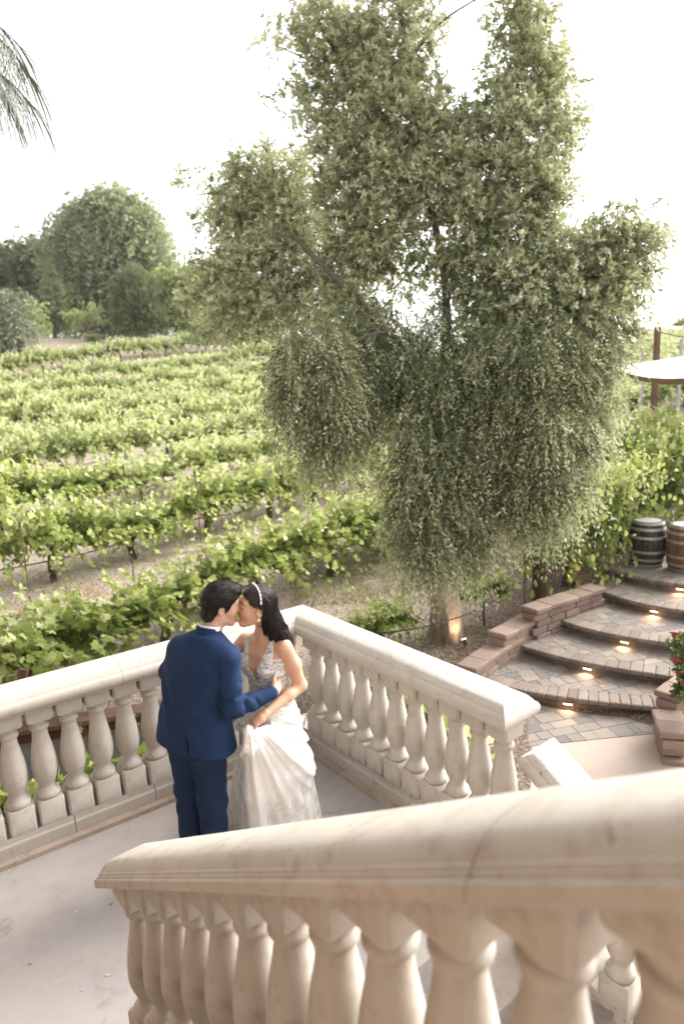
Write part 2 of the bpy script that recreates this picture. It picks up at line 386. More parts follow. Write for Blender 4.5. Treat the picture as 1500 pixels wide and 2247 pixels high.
def _sp(pts, z):
    q = [atz(x, y, z)[:2] for x, y in pts]; q.append(q[-1]+(q[-1]-q[-2])*.9 if z > -.8 else q[-1]+(q[-1]-q[-2])*.12); return [tuple(v) for v in q]
SP = {1: (-.85, _sp([(1058, 1489), (1133, 1512), (1280, 1534), (1438, 1549)], -.85)), 2: (-.70, _sp([(1120, 1407), (1207, 1435), (1317, 1459), (1454, 1479)], -.70)),
      3: (-.55, _sp([(1200, 1348), (1280, 1377), (1390, 1399), (1478, 1410)], -.55)), 4: (-.40, _sp([(1305, 1289), (1372, 1314), (1427, 1327), (1500, 1338)], -.40)),
      5: (-.25, _sp([(1330, 1243), (1390, 1263), (1445, 1274), (1500, 1281)], -.25))}
def resamp(P, n):
    P = np.array(P, float); d = np.r_[0, np.cumsum(np.linalg.norm(np.diff(P, axis=0), axis=1))]
    # catmull style smoothing by interpolating on a fine spline
    from numpy import interp
    s = np.linspace(0, d[-1], n); Q = np.stack([interp(s, d, P[:, k]) for k in range(P.shape[1])], 1)
    for _ in range(6): Q[1:-1] = (Q[:-2]+2*Q[1:-1]+Q[2:])/4
    return Q
bed = MB()
for k in range(0, 6):
    if k == 0:
        z = -.994; front = [tuple(pb0-pd*1.0), tuple(pb1+pd*3)]; back = SP[1][1]
        quads = [[tuple(pb0-pd*.7), tuple(pb1+pd*2.5), (4.6, 7.0), (3.42, 6.80), (2.393, 7.15), (1.60, 7.80), (1.0, 7.8)]]
        quads = [[front[0], tuple(pb0+pd*.35), (1.98, 7.40), (1.60, 7.80), (.95, 7.9)], [tuple(pb0+pd*.35), tuple(pb0+pd*.9), (2.393, 7.12), (1.98, 7.40)],
                 [tuple(pb0+pd*.9), tuple(pb0+pd*1.4), (2.85, 6.93), (2.393, 7.12)], [tuple(pb0+pd*1.4), tuple(pb0+pd*2.2), (3.6, 6.80), (2.85, 6.93)]]
        pavers('paver_apron', quads, z, R(14)); continue
    z, pts = SP[k]; A = resamp(pts, 19)
    # nosing course
    nb = MB(); nn = []
    for i in range(len(A)):
        t = A[min(i+1, len(A)-1)]-A[max(i-1, 0)]; t = nrm(t); nn.append(np.array([-t[1], t[0]]) if -t[1]*.63+t[0]*.78 > 0 else np.array([t[1], -t[0]]))
    nn = np.array(nn)
    for i in range(len(A)-1):
        a, b = A[i], A[i+1]; t = nrm(b-a); m_ = (nn[i]+nn[i+1])/2; L = np.linalg.norm(b-a)
        c = (a+b)/2+m_*.10; tone = float(np.clip(rng.normal(.5, .25), 0, 1))
        nb.box((*c, z-.029), (L/2-.002, .12, .029), (*t, 0), bev=.010, tone=tone)
        c2 = (a+b)/2+m_*.15; nb.box((*c2, z-.112), (L/2-.002, .08, .052), (*t, 0), tone=tone*.4)  # riser tone lowered, painting the shadow under the nosing
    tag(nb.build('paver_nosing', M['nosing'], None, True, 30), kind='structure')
    if k < 5: back = resamp(SP[k+1][1], 19)+0; 
    else: back = A+np.array([.63, .78])*2.2
    B0 = A+nn*.215
    quads = [[tuple(B0[i]), tuple(B0[i+3]), tuple(back[i+3]+.0), tuple(back[i])] for i in range(0, 18, 3)]
    quads = [[q[0], q[1], (q[2][0]+.1*.63, q[2][1]+.1*.78), (q[3][0]+.1*.63, q[3][1]+.1*.78)] if k < 5 else q for q in quads]
    pavers('paver_tread', quads, z-.003, R(14))
    poly = [tuple(p) for p in A+nn*.17]+[tuple(p) for p in (back+np.array([.63, .78])*.35)[::-1]]
    slab('step_bed', poly, z-.012, z-.35, M['nosing'])

# ================================================================ BALUSTRADES
def baluster_mb(slope=0.0, H=.79):
    P = MB(); hb = .0785; ch = .012
    def blk(z0, z1, s0, s1, top_in=0, bot_in=0):
        lv = [(z0, bot_in, s0), (z0+.012, 0, s0), (z1-.014, 0, s1), (z1, top_in, s1)]
        V = []
        for z, ins, sh in lv:
            a = hb-ins; q = ch
            for x, y in ((-a+q, -a), (a-q, -a), (a, -a+q), (a, a-q), (a-q, a), (-a+q, a), (-a, a-q), (-a, -a+q)): V.append((x, y, z+sh*x))
        F = [(i*8+j, i*8+(j+1) % 8, i*8+8+(j+1) % 8, i*8+8+j) for i in range(3) for j in range(8)]+[tuple(range(7, -1, -1)), tuple(range(24, 32))]
        P.add(V, F, .5)
    k = H/.79
    blk(0, .165*k, slope, 0, .008, .0)
    pr = [(.040, .160), (.066, .163), (.073, .172), (.075, .184), (.071, .197), (.063, .208), (.056, .218), (.049, .234), (.0455, .247), (.0465, .252), (.052, .254), (.053, .262), (.055, .268), (.062, .283), (.070, .305),
          (.0755, .332), (.0775, .362), (.0765, .395), (.072, .435), (.0655, .478), (.058, .52), (.051, .556), (.0465, .588), (.0450, .610), (.046, .621), (.052, .624), (.0575, .632), (.0585, .641), (.0555, .650), (.049, .655), (.047, .665), (.050, .676), (.056, .688), (.060, .695), (.050, .70)]
    P.lathe([(r, z*k) for r, z in pr], (0, 0, 0), 22, .5)
    blk(.695*k, H-.0005, 0, slope, 0, .006)
    return P
RAILP = [(.112, 0), (.118, .004), (.120, .016), (.134, .020), (.146, .030), (.153, .046), (.155, .062), (.151, .080), (.142, .094), (.130, .101), (.127, .108), (.118, .118), (.105, .133), (.090, .143), (.060, .149), (.030, .151)]
RAILF = [(w_*.84, z_*.72) for w_, z_ in [(.130, 0), (.148, .002), (.150, .006), (.150, .048), (.147, .052), (.140, .054), (.138, .064), (.134, .066), (.131, .078), (.126, .081), (.118, .100), (.102, .122), (.08, .135), (.05, .142), (.02, .145)]]
def rail_me(prof, t0, t1, mit0, mit1, slope=0, name='rail', mat=None):
    # lofted rectangles: mitX = 'hip' closes with the same moulding, a number shears the end into a mitre
    wm = max(p[0] for p in prof); V = []
    for w_, z in prof:
        def end(t, m, sg, side):
            if m == 'hip': return t-sg*(wm-w_)
            return t+m*side*w_
        for side, e in ((-1, 0), (-1, 1), (1, 1), (1, 0)):
            t = end(t0, mit0, -1, side) if e == 0 else end(t1, mit1, 1, side)
            V.append((t, side*w_, z+slope*t))
    n = len(prof); F = [(i*4+j, i*4+(j+1) % 4, i*4+4+(j+1) % 4, i*4+4+j) for i in range(n-1) for j in range(4)]+[(3, 2, 1, 0), ((n-1)*4, (n-1)*4+1, (n-1)*4+2, (n-1)*4+3)]
    return mesh(name, V, F, mat or M['stone'], True, 28)
def balustrade(name, label, O, d, n_in, tb, segs, mit0, mit1, prof=RAILP, slope=0.0, zbase=.0, mat=None, pm=None, plh=.14, zr=.93, blocks=None, wid=.0775, grp=None):
    """O: axis origin (x,y); local x = d along, y = outward->inward."""
    e = thing(name, label, 'balustrade', (*O, zbase))
    ang = math.atan2(d[1], d[0]); e.rotation_euler = (0, 0, ang)
    mat = mat or M['stone']; pm = pm or M['plinth']
    for i, (a, b) in enumerate(segs):
        m0 = mit0 if i == 0 else 0; m1 = mit1 if i == len(segs)-1 else 0
        o = obj('rail', rail_me(prof, a+(.0012 if i else 0), b-(.0012 if i < len(segs)-1 else 0), m0, m1, slope, 'rail', mat), e, (0, 0, zr))
    bm_ = baluster_mb(slope, zr-plh-.001)
    me = bm_.me('baluster', mat)
    for t in tb:
        b = obj('baluster', me, e, (t, 0, plh+slope*t)); 
        if slope == 0: b.rotation_euler = (0, 0, random.choice([0, PI/2, PI, 1.5*PI]))
    for i, (a, b) in enumerate(blocks):
        V = []; hw = wid
        prf = [(hw+.018, 0), (hw+.020, .075), (hw+.012, .09), (hw+.010, .125), (hw+.004, plh)]
        mm0 = mit0 if (i == 0 and mit0 != 'hip') else 0; mm1 = mit1 if (i == len(blocks)-1 and mit1 != 'hip') else 0
        for w_, z in prf:
            for side, ee in ((-1, 0), (-1, 1), (1, 1), (1, 0)):
                t = (a+.0025+mm0*side*w_) if ee == 0 else (b-.0025+mm1*side*w_); V.append((t, side*w_, z+slope*t))
        n = len(prf); F = [(k*4+j, k*4+(j+1) % 4, k*4+4+(j+1) % 4, k*4+4+j) for k in range(n-1) for j in range(4)]+[(3, 2, 1, 0), ((n-1)*4, (n-1)*4+1, (n-1)*4+2, (n-1)*4+3)]
        obj('plinth_block', mesh('plinth_block', V, F, pm, True, 20), e)
    return e
# right balustrade: axis 0.0775 outside the inner block faces
OR = C0-nR*.0775; OL = C0-nL*.0775
# intersection of both axes
A_ = np.array([[dR[0], -dL[0]], [dR[1], -dL[1]]]); tt = np.linalg.solve(A_, OL-OR); OX = OR+dR*tt[0]
offR = -((OX-C0)@dR); offL = -((OX-C0)@dL)
# mitre: half angle between directions
ca = float(dR@dL); mt = 1/math.tan(math.acos(ca)/2)
sideR = 1 if (np.array([-dR[1], dR[0]])@nR) > 0 else -1
sideL = 1 if (np.array([-dL[1], dL[0]])@nL) > 0 else -1
balustrade('balustrade', 'level cream balustrade right of the bride, between the landing corner and the lower stairs', OX, dR, nR,
           [offR+.13+.176*k for k in range(11)], [(0, offR+1.0), (offR+1.0, offR+2.02)], mt*sideR, 'hip', zbase=.0305, zr=.90, plh=.112,
           blocks=[(0, .2)]+[(.2+.36*k, .2+.36*(k+1)) for k in range(5)])
balustrade('balustrade', 'level cream balustrade left of the landing behind the groom, cut by the frame', OX, dL, nL,
           [offL+.093+.176*k for k in range(26)], [(0, offL+1.35), (offL+1.35, offL+3.0), (offL+3.0, offL+4.6)], mt*sideL, 0, zbase=.0305, zr=.90, plh=.112,
           blocks=[(0, .22)]+[(.22+.53*k, .22+.53*(k+1)) for k in range(8)])
# raked balustrade down the lower stairs
OD = OR+dR*2.10
balustrade('balustrade', 'sloping cream stone balustrade going down beside the lower stairs', OD, dR, nR,
           [.14+.19*k for k in range(10)], [(0, 2.1)], 'hip', 'hip', slope=-.62, zbase=-.16, zr=.93, plh=.14, prof=RAILP,
           blocks=[(.02+.5*k, .02+.5*(k+1)) for k in range(4)])
# foreground balustrade up the near flight
OF_ = np.array([-1.0, 2.3])-nR*.118
balustrade('balustrade', 'blurred cream stone balustrade sloping up across the foreground', OF_, dR, nR,
           [.10+.183*k for k in range(14)], [(-.02, .42), (.42, 1.87), (1.87, 3.1)], 'hip', 0, slope=.62, zbase=.02, zr=.93, plh=.14, prof=RAILF,
           mat=M['stone_fore'], pm=M['stone_fore'], blocks=[(-.02+.5*k, -.02+.5*(k+1)) for k in range(5)])
# stringer wall under the foreground balustrade
def stringer():
    V = []; a, b = -.02, 2.6
    for t, zt in ((a, .62*a+.018), (b, .62*b+.018)):
        for s_ in (-.1, .1): V += [(*(OF_+dR*t+nR*s_), -1.2), (*(OF_+dR*t+nR*s_), max(zt, .0)+.0)]
    F = [(0, 1, 3, 2), (4, 6, 7, 5), (0, 4, 5, 1), (2, 3, 7, 6), (1, 5, 7, 3), (0, 2, 6, 4)]
    tag(obj('stringer_wall', mesh('stringer_wall', V, F, M['stone_fore'])), 'stair wall under the sloping foreground balustrade', 'wall')
stringer()
# retaining wall with timber cap, behind the left balustrade
e = thing('retaining_wall', 'grey retaining wall with brown timber cap behind the left balustrade', 'wall', (*RW0, -1.6))
L = np.linalg.norm(RW1-RW0); mid = np.zeros(3); ax3 = (*rwd, 0)
def vis_x(q): p = rwd*q+RW0; d = np.array([p[0], p[1], -.7-CH]); return 750+1499*(d@cR)/(d@cF)
def loc3(t, n_, z): p = rwd*t+rwn*n_; return np.array([p[0], p[1], z+1.6])
P = MB(); P.box(loc3(L/2, -.02, -1.18), (L/2, .04, .42), ax3); P.build('wall_face', M['greywall'], e, False)
P = MB(); P.box(loc3(L/2, .02, -.705), (L/2, .12, .028), ax3, bev=.006)
P.build('timber_cap', M['wood'], e, False)
P = MB(); P.box(loc3(L/2, .045, -.80), (L/2, .02, .066), ax3); P.build('shaded_fascia', M['darkwood'], e, False)  # dark timber colour paints the shadow beneath the cap
for t in [q for q in np.arange(.6, L, 1.25) if vis_x(q) < 420]:
    P = MB(); P.box(loc3(t, .09, -.80), (.10, .03, .085), ax3, bev=.004); P.build('timber_bracket', M['darkwood'], e, False)
    P = MB(); a = loc3(t-.6, .12, -.66); b = loc3(t-.45, .1, -.1); P.box((a+b)/2, (.045, .03, .38), (1, 0, -.2), az=b-a); P.build('brace', M['wood'], e, False)

# unseen house wall behind the photographer, shading the near side of the stairs
e = thing('house', 'unseen tan stucco house wall with a door opening behind the stairs', 'building', (*tn(2.5, 4.9), -1.0))
ax3 = (*dR, 0); hn = tn(0, 0)
M['stucco'] = m_stone('tan_stucco', (.33, .255, .185), (.27, .205, .15), .3, pits=False)
P = MB()
for t_, hw, z0, z1 in ((-1.5, 3.2, 0, 6.5), (5.6, 2.4, 0, 6.5), (2.45, .75, 3.6, 6.5)):
    c = tn(t_, 4.95)-tn(2.5, 4.9); P.box((c[0], c[1], (z0+z1)/2), (hw, .15, (z1-z0)/2), ax3)
P.build('wall', M['stucco'], e, False)
P = MB(); c = tn(2.5, 4.0)-tn(2.5, 4.9); P.box((c[0], c[1], 5.35), (4.4, .95, .08), ax3); P.build('added_shade_roof', M['stucco'], e, False)  # unseen roof, added overhead to darken the near rail faces
P = MB(); c = tn(2.45, 4.95)-tn(2.5, 4.9); P.box((c[0], c[1], 2.4), (.75, .04, 1.2), ax3, bev=.01); P.build('door', M['darkwood'], e, False)
# ================================================================ VEGETATION
def basis(d):
    d = nrm(d); up = np.where(np.abs(d[:, 2:3]) < .95, np.array([[0, 0, 1.]]), np.array([[1., 0, 0]]))
    a = nrm(np.cross(up, d)); return d, a, np.cross(d, a)
LOBE = np.array([(0, 0), (-.30, -.10), (-.52, .18), (-.34, .42), (-.42, .72), (-.14, .74), (0, 1.0), (.14, .74), (.42, .72), (.34, .42), (.52, .18), (.30, -.10)])
LOBE6 = np.array([(0, 0), (-.46, .12), (-.40, .62), (0, 1.0), (.40, .62), (.46, .12)])
DIA = np.array([(0, 0), (-.5, .45), (0, 1.0), (.5, .45)])
def leaves(C, D, size, asp, tone, shape=DIA, fold=.25, roll=None, flat=0.0, r=rng):
    """C base points, D leaf axes; returns V, F, tone per vertex"""
    n = len(C); d, a, b = basis(D); roll = r.uniform(0, 2*PI, n) if roll is None else roll
    cr, sr = np.cos(roll)[:, None], np.sin(roll)[:, None]; s = cr*a+sr*b; nn = np.cross(s, d)
    size = np.broadcast_to(size, (n,)); k = len(shape)
    V = (C[:, None, :]+d[:, None, :]*(shape[None, :, 1, None]*size[:, None, None])+s[:, None, :]*(shape[None, :, 0, None]*size[:, None, None]*asp)
         + nn[:, None, :]*(np.abs(shape[None, :, 0, None])*fold*size[:, None, None]*asp)-nn[:, None, :]*(shape[None, :, 1, None]**2*.12*size[:, None, None]))
    F = np.arange(n*k).reshape(n, k)
    return V.reshape(-1, 3), F, np.repeat(tone, k)
def rdir(n, r=rng): return nrm(r.normal(size=(n, 3)))

# ---------------------------------------------------------------- grapevine
def vine_proto(seed, n_shoots, near=True, W=1.9, lush=1.0, thin=1.0, up=.55):
    """trunk at the origin, row along x; returns (trunk mesh, foliage mesh)"""
    r = np.random.default_rng(seed); P = MB()
    zc = .64; pts = [(0, 0, -.12), (.02*r.normal(), .02*r.normal(), .05), (.05*r.normal(), .04*r.normal(), .25), (.06*r.normal(), .04*r.normal(), .48), (.03*r.normal(), .02, .57), (0, 0, zc)]
    pts = np.array(pts); sg = 9 if near else 6
    fine = np.array([[np.interp(u, np.arange(6), pts[:, k]) for k in range(3)] for u in np.linspace(0, 5, 16 if near else 6)])
    ec = (lambda i, th: 1+.22*math.sin(3*th+i*.7)+.12*math.sin(5*th-i)) if near else None
    P.tube(fine, np.interp(np.linspace(0, 5, len(fine)), [0, 1, 3, 5], np.array([.075, .055, .05, .065])*thin), sg, .5, ecc=ec)
    arms = []
    for sx in (-1, 1):
        m = 9 if near else 4; u = np.linspace(0, 1, m)
        a = np.stack([sx*(u*W/2*1.0), .035*np.sin(u*6+r.random()*6)*u, zc-.03+.07*np.sin(u*3+r.random()*2)*u], 1); a[0] = (0, 0, zc-.04)
        P.tube(a, np.interp(u, [0, .3, 1], np.array([.05, .036, .020])*thin), sg-1, .5, ecc=ec); arms.append(a)
    C, D, Z, TO = [], [], [], []
    for k in range(n_shoots):
        a = arms[k % 2]; u = r.random(); b = np.array([np.interp(u, np.linspace(0, 1, len(a)), a[:, j]) for j in range(3)])
        kind = r.random(); L = r.uniform(.28, .62)*lush
        if kind < up: d0 = nrm([r.normal()*.35, r.normal()*.55, 1.0]); sag = .5
        elif kind < max(.8, up+.13): d0 = nrm([r.normal()*.5, r.choice([-1, 1])*1.0, .45]); sag = 1.6
        else: d0 = nrm([r.normal()*.4, r.normal()*.7, -.35]); sag = .8
        m = int(r.integers(8, 13)); s = np.linspace(.04, 1, m)[:, None]
        pts = b+d0*s*L+np.array([0, 0, -1.])*sag*(s*L)**2*.55
        if near and k % 3 == 0: P.tube(np.concatenate([[b], pts[::3]]), .004, 4, .9, cap=False)
        side = rdir(m, r)*np.array([1, 1, .35]); dd = nrm(side*1.0+d0*.25+np.array([0, 0, -.35]))
        C.append(pts+side*.02); D.append(dd); Z.append((.125 if near else .15)*(1.08-.5*s[:, 0])*r.uniform(.75, 1.25, m))
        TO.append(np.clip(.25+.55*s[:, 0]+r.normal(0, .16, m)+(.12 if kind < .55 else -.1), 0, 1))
    C = np.concatenate(C); D = np.concatenate(D); Z = np.concatenate(Z); TO = np.concatenate(TO)
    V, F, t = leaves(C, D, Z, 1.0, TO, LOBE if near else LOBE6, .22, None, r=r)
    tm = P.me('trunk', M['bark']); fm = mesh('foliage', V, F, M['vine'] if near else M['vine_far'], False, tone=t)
    return tm, fm
VN = [vine_proto(100+i, 125, True, 2.0, 1.3, 1.0, .45) for i in range(4)]
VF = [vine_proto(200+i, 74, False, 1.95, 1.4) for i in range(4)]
VSM = vine_proto(300, 22, True, .9, .8, .3)
VBIG = [vine_proto(310+i, 200, True, 1.9, 2.3, 1.0, .72) for i in range(2)]
def put_vine(x, y, ang, proto, label, group, sc=(1, 1, 1), dz=0.0, name='grapevine'):
    e = thing(name, label, 'grapevine', (x, y, float(T(x, y))+dz), group); e.rotation_euler = (0, 0, ang); e.scale = sc
    obj('trunk', proto[0], e); obj('foliage', proto[1], e); return e
re_ = np.array([.602, .799]); rp_ = np.array([-.799, .602]); RA = np.array([-3.3, 7.85])
ORD = ['front', 'second', 'third', 'fourth', 'fifth', 'sixth', 'seventh', 'eighth', 'ninth', 'tenth', 'eleventh', 'twelfth', 'thirteenth']
def vis(x, y, z, mg=120):
    d = np.array([x, y, z-CH]); w_ = d@cF
    if w_ < .5: return None
    px, py = 750+1499*(d@cR)/w_, 1123.5-1499*(d@cU)/w_
    return (px, py) if -mg < px < 1500+mg and -mg < py < 2247+mg else None
rv = np.random.default_rng(5); nv = 0
NUMW = ['first', 'second', 'third', 'fourth', 'fifth', 'sixth', 'seventh', 'eighth', 'ninth', 'tenth', 'eleventh', 'twelfth', 'thirteenth', 'fourteenth', 'fifteenth', 'sixteenth', 'seventeenth', 'eighteenth', 'nineteenth', 'twentieth', 'twenty-first', 'twenty-second', 'twenty-third', 'twenty-fourth']
for k in range(13):
    q0 = (.05 if k == 0 else .12)+3.45*k if k < 9 else .35+3.5*8+3.3*(k-8)
    s0 = {0: -2.35, 1: 1.72, 2: .9}.get(k, rv.random()*1.8); cnt = 0
    for j in range(-22, 42):
        s = s0+1.85*j+rv.normal()*.06; x, y = RA+re_*s+rp_*(q0+rv.normal()*.06)
        z = float(T(x, y)); p = vis(x, y, z+.8, 70)
        if p is None: continue
        dist = math.hypot(x, y)
        if (k > 9 and x < -9) or dist < 6.2 or (p[0] > 1020 and k < 4) or p[0] > (1380 if k > 6 else 1100): continue
        if (x-RW0[0])*rwn[0]+(y-RW0[1])*rwn[1] > -.25 and x < 0: continue
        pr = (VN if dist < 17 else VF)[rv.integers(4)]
        if k < 2: lab = 'gnarled grapevine in the %s vineyard row uphill, %s of its row from the left' % (ORD[k], NUMW[min(cnt, 23)])
        elif k < 5: lab = 'leafy grapevine in the %s vineyard row, %s of its row from the left' % (ORD[k], NUMW[min(cnt, 23)])
        else: lab = 'leafy grapevine in the %s row up the vineyard slope' % ORD[k]
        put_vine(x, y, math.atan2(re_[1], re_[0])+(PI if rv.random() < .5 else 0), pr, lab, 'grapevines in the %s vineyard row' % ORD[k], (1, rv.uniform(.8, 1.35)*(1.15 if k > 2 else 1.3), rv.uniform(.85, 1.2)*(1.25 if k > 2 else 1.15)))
        nv += 1; cnt += 1
# the short row between the balustrade and the block steps
e0r = math.atan2(.60, .80)
for i, (px, py, kind, lab) in enumerate([(838, 1425, 'n', 'low sprawling grapevine just left of the peeling tree trunk'), (1060, 1372, 's', 'thin young grapevine with a spindly stem right of the peeling tree trunk'),
        (1237, 1275, 'b', 'old grapevine trunk behind the stone block wall, right of the round timber post'), (1303, 1240, 'b', 'lush grapevine with a dark trunk between round timber post and barrels'), (1358, 1214, 'b', 'tall lush grapevine with a forked trunk left of the dark barrel')]):
    z = -.8
    for _ in range(6): P_ = atz(px, py, z); z = float(T(P_[0], P_[1]))
    put_vine(P_[0], P_[1], e0r, {'n': VN[1], 's': VSM, 'b': VBIG[i % 2]}[kind], lab, None, {'n': (.55, .7, .62), 's': (1, 1, .85), 'b': (.72, .75, 1.12)}[kind])
for i, (px, py, D_, lab) in enumerate([(1425, 1150, 13.0, 'bushy grapevine behind the barrels'), (1530, 1120, 12.6, 'bushy grapevine hanging over the brown barrel at the right edge'), (1335, 1110, 13.8, 'pale topped grapevine behind the lush one left of the barrels'), (1470, 1080, 15.2, 'bright grapevine just below the canvas shade'), (1370, 1060, 15.8, 'bright grapevine seen between hanging olive branches and canvas shade'), (1290, 1120, 14.5, 'grapevine half hidden by the lower right olive branches')]):
    P_ = at(px, py, D_); put_vine(P_[0], P_[1], e0r, VBIG[i % 2], lab, None, (1.05, .85, 1.42))
# vineyard on the far hill at the right
for k, y in enumerate((27, 30, 33, 36.5, 40, 44, 48, 53, 58, 64, 71)):
    for j in range(12):
        x = y*.36+j*1.9*(1+k*.09)
        p = vis(x, y, float(T(x, y))+.8, 30)
        if p is None or p[0] < 1180: continue
        put_vine(x, y, .1, VF[(j+k) % 4], 'small far grapevine on the hill at the right, beyond the canvas shade', 'grapevines on the far right hill', (1.1+.1*k, 1.4, 1.15+.05*k))

# stakes and hoses
def stake(x, y, h, label, r=.011, mat='metal', name='vine_stake', group='steel stakes along the vines'):
    P = MB(); z = float(T(x, y)); P.tube([(0, 0, -.2), (0.0, .01, h*.5), (.012, 0, h)], r, 6); 
    P.box((0, 0, h-.05), (r*1.5, r*.5, .045)); P.box((0, 0, h*.45), (r*1.4, r*.5, .03))
    o = P.build(name, M[mat], None); o.location = (x, y, z); tag(o, label, 'stake', group); return o
for (px, py, h, lab) in [(68, 1325, 1.35, 'thin steel stake beside the gnarled vine at the left edge'), (441, 1190, 1.5, 'steel stake in the second vine row above the groom'), (637, 1292, 1.45, 'steel stake in the front vine row above the bride'),
        (281, 1118, 1.1, 'short steel stake in the third vine row'), (300, 1330, .8, 'short steel stake between the left vines'), (885, 1330, .9, 'rusty steel stake left of the peeling tree trunk'), (1150, 1325, 1.5, 'tall thin steel stake left of the round timber post'),
        (10, 1475, 1.1, 'dark steel stake at the left edge above the balustrade'), (845, 1190, 1.3, 'steel stake under the hanging olive branches')]:
    z = -.6
    for _ in range(10): P_ = atz(px, py, z); z = float(T(P_[0], P_[1]))
    stake(P_[0], P_[1], h, lab)
for k in range(5):
    P = MB(); q0 = .12+3.45*k+.10; pts = []
    for s in np.arange(-8, 30, .45):
        x, y = RA+re_*s+rp_*q0
        if vis(x, y, float(T(x, y))+.4, 200) is None or math.hypot(x, y) < 6.5 or x > 2.6+.6*k: continue
        if (x-RW0[0])*rwn[0]+(y-RW0[1])*rwn[1] > -.2 and x < 0: continue
        pts.append((x, y, float(T(x, y))+.36+.05*math.sin(s*1.7)))
    if len(pts) > 3:
        P.tube(pts, .011, 6); tag(P.build('irrigation_hose', M['hose']), 'black irrigation hose strung along the %s vine row' % ORD[k], 'hose', 'irrigation hoses')
P = MB(); pts = []
for px, py in ((700, 1400), (850, 1392), (1000, 1370), (1130, 1290), (1200, 1240), (1300, 1160), (1400, 1110)):
    z = -.5
    for _ in range(6): Q = atz(px, py, z); z = float(T(Q[0], Q[1]))+.38
    pts.append(tuple(Q))
P.tube(resamp(pts, 24), .011, 6); tag(P.build('irrigation_hose', M['hose']), 'black irrigation hose looping behind the peeling tree trunk and block wall', 'hose', 'irrigation hoses')
# round timber post beside the block wall
z = -.6
for _ in range(8): P_ = atz(1181, 1312, z); z = float(T(P_[0], P_[1]))
P = MB(); P.lathe([(.105, -.2), (.10, .3), (.098, .95), (.085, 1.0)], (0, 0, 0), 16); o = P.build('timber_post', M['darkwood']); o.location = (P_[0], P_[1], z)
tag(o, 'thick round dark timber post behind the block wall', 'post')
# ground clutter
def litter(n, boxes, name, mat, label, size, seed, up=False):
    r = np.random.default_rng(seed); C = []; D = []
    for _ in range(n):
        px, py = r.uniform(*boxes[r.integers(len(boxes))][0]), 0
        b = boxes[r.integers(len(boxes))]; px = r.uniform(*b[0]); py = r.uniform(*b[1]); z = -.7
        for _k in range(3): Q = atz(px, py, min(z, 2.6)); z = float(T(Q[0], Q[1]))
        if Q[1] < 5 or Q[1] > 40: continue
        C.append((Q[0], Q[1], z+.008)); D.append((r.normal(), r.normal(), abs(r.normal())*.15 if not up else 1.2))
    C = np.array(C); D = np.array(D); V, F, t = leaves(C, D, r.uniform(.5, 1.3, len(C))*size, .45 if not up else .12, r.random(len(C)), r=r)
    o = obj(name, mesh(name, V, F, M[mat], False, tone=t)); return tag(o, label, kind='stuff')
M['litter'] = m_tone('leaf_litter', [(0, (.14, .09, .06)), (.5, (.33, .25, .19)), (1, (.62, .55, .47))], nz=.1)
M['grass'] = m_leaf('dry_grass', [(0, (.10, .12, .04)), (.6, (.2, .2, .09)), (1, (.34, .30, .18))], .3)
litter(16000, [((640, 1420), (1180, 1480)), ((600, 1300), (1200, 1440)), ((0, 640), (1180, 1600))], 'leaf_litter', 'litter', 'dry leaf litter and bark chips on the soil', .035, 3)
litter(11000, [((0, 560), (1120, 1400)), ((640, 900), (1190, 1330)), ((0, 700), (850, 1150))], 'dry_grass', 'grass', 'dry grass and weeds between the vine rows', .10, 4, True)
litter(900, [((1080, 1500), (1250, 1600))], 'fallen_leaves', 'litter', 'fallen leaves on the paver steps', .02, 9) if False else None

# ---------------------------------------------------------------- crowns from clumps of small leaves
def crown(blobs, leaf, asp, per, droop, seed, sub=.22, sprig=(.16, .34), nl=11, tone_sd=.2, shape=DIA, dens=1.0, fold=.2, tslope=.22):
    """blobs: (centre, (rx,ry,rz), weight, droop or None, tone)"""
    r = np.random.default_rng(seed); CC = []; DD = []; TT = []
    for (c, rad, wgt, dr, tn_) in blobs:
        c = np.asarray(c); rad = np.asarray(rad, float); nsub = max(4, int(per*wgt*dens))
        dr = droop if dr is None else dr
        u = rdir(nsub, r); rr = r.uniform(.35, 1.0, (nsub, 1))**.6; sc = c+u*rr*rad; tsub = r.normal(size=nsub)*.24
        for i in range(nsub):
            ns = int(r.integers(5, 9)); st = sc[i]+r.normal(size=(ns, 3))*sub*.4*np.array([1, 1, .8])
            tb = tn_+tsub[i]
            L = r.uniform(*sprig, ns)*(1+dr*.5)
            d0 = nrm(u[i]*.7+r.normal(size=(ns, 3))*.6+np.array([0, 0, .25-dr*1.3]))
            s = np.linspace(.1, 1, nl)
            pts = st[:, None, :]+d0[:, None, :]*(s[None, :, None]*L[:, None, None])+np.array([0, 0, -1.])*((s[None, :, None]*L[:, None, None])**2*(.5+1.5*max(dr, 0)))
            sd_ = nrm(r.normal(size=(ns, nl, 3))); ld = nrm(d0[:, None, :]*.8+sd_*.75+np.array([0, 0, -.35*dr]))
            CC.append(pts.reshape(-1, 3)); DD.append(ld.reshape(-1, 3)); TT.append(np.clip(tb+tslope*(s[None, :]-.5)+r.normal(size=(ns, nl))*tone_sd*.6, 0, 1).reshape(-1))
    C = np.concatenate(CC); D = np.concatenate(DD); t = np.concatenate(TT); n = len(C)
    return leaves(C, D, leaf*r.uniform(.7, 1.3, n), asp, t, shape, fold, None, r=r)
def limb(P, pts, r0, r1, seg=9, ecc=None):
    Q = resamp(pts, max(8, len(pts)*4)); P.tube(Q, np.linspace(r0, r1, len(Q)), seg, .5, ecc=ecc)

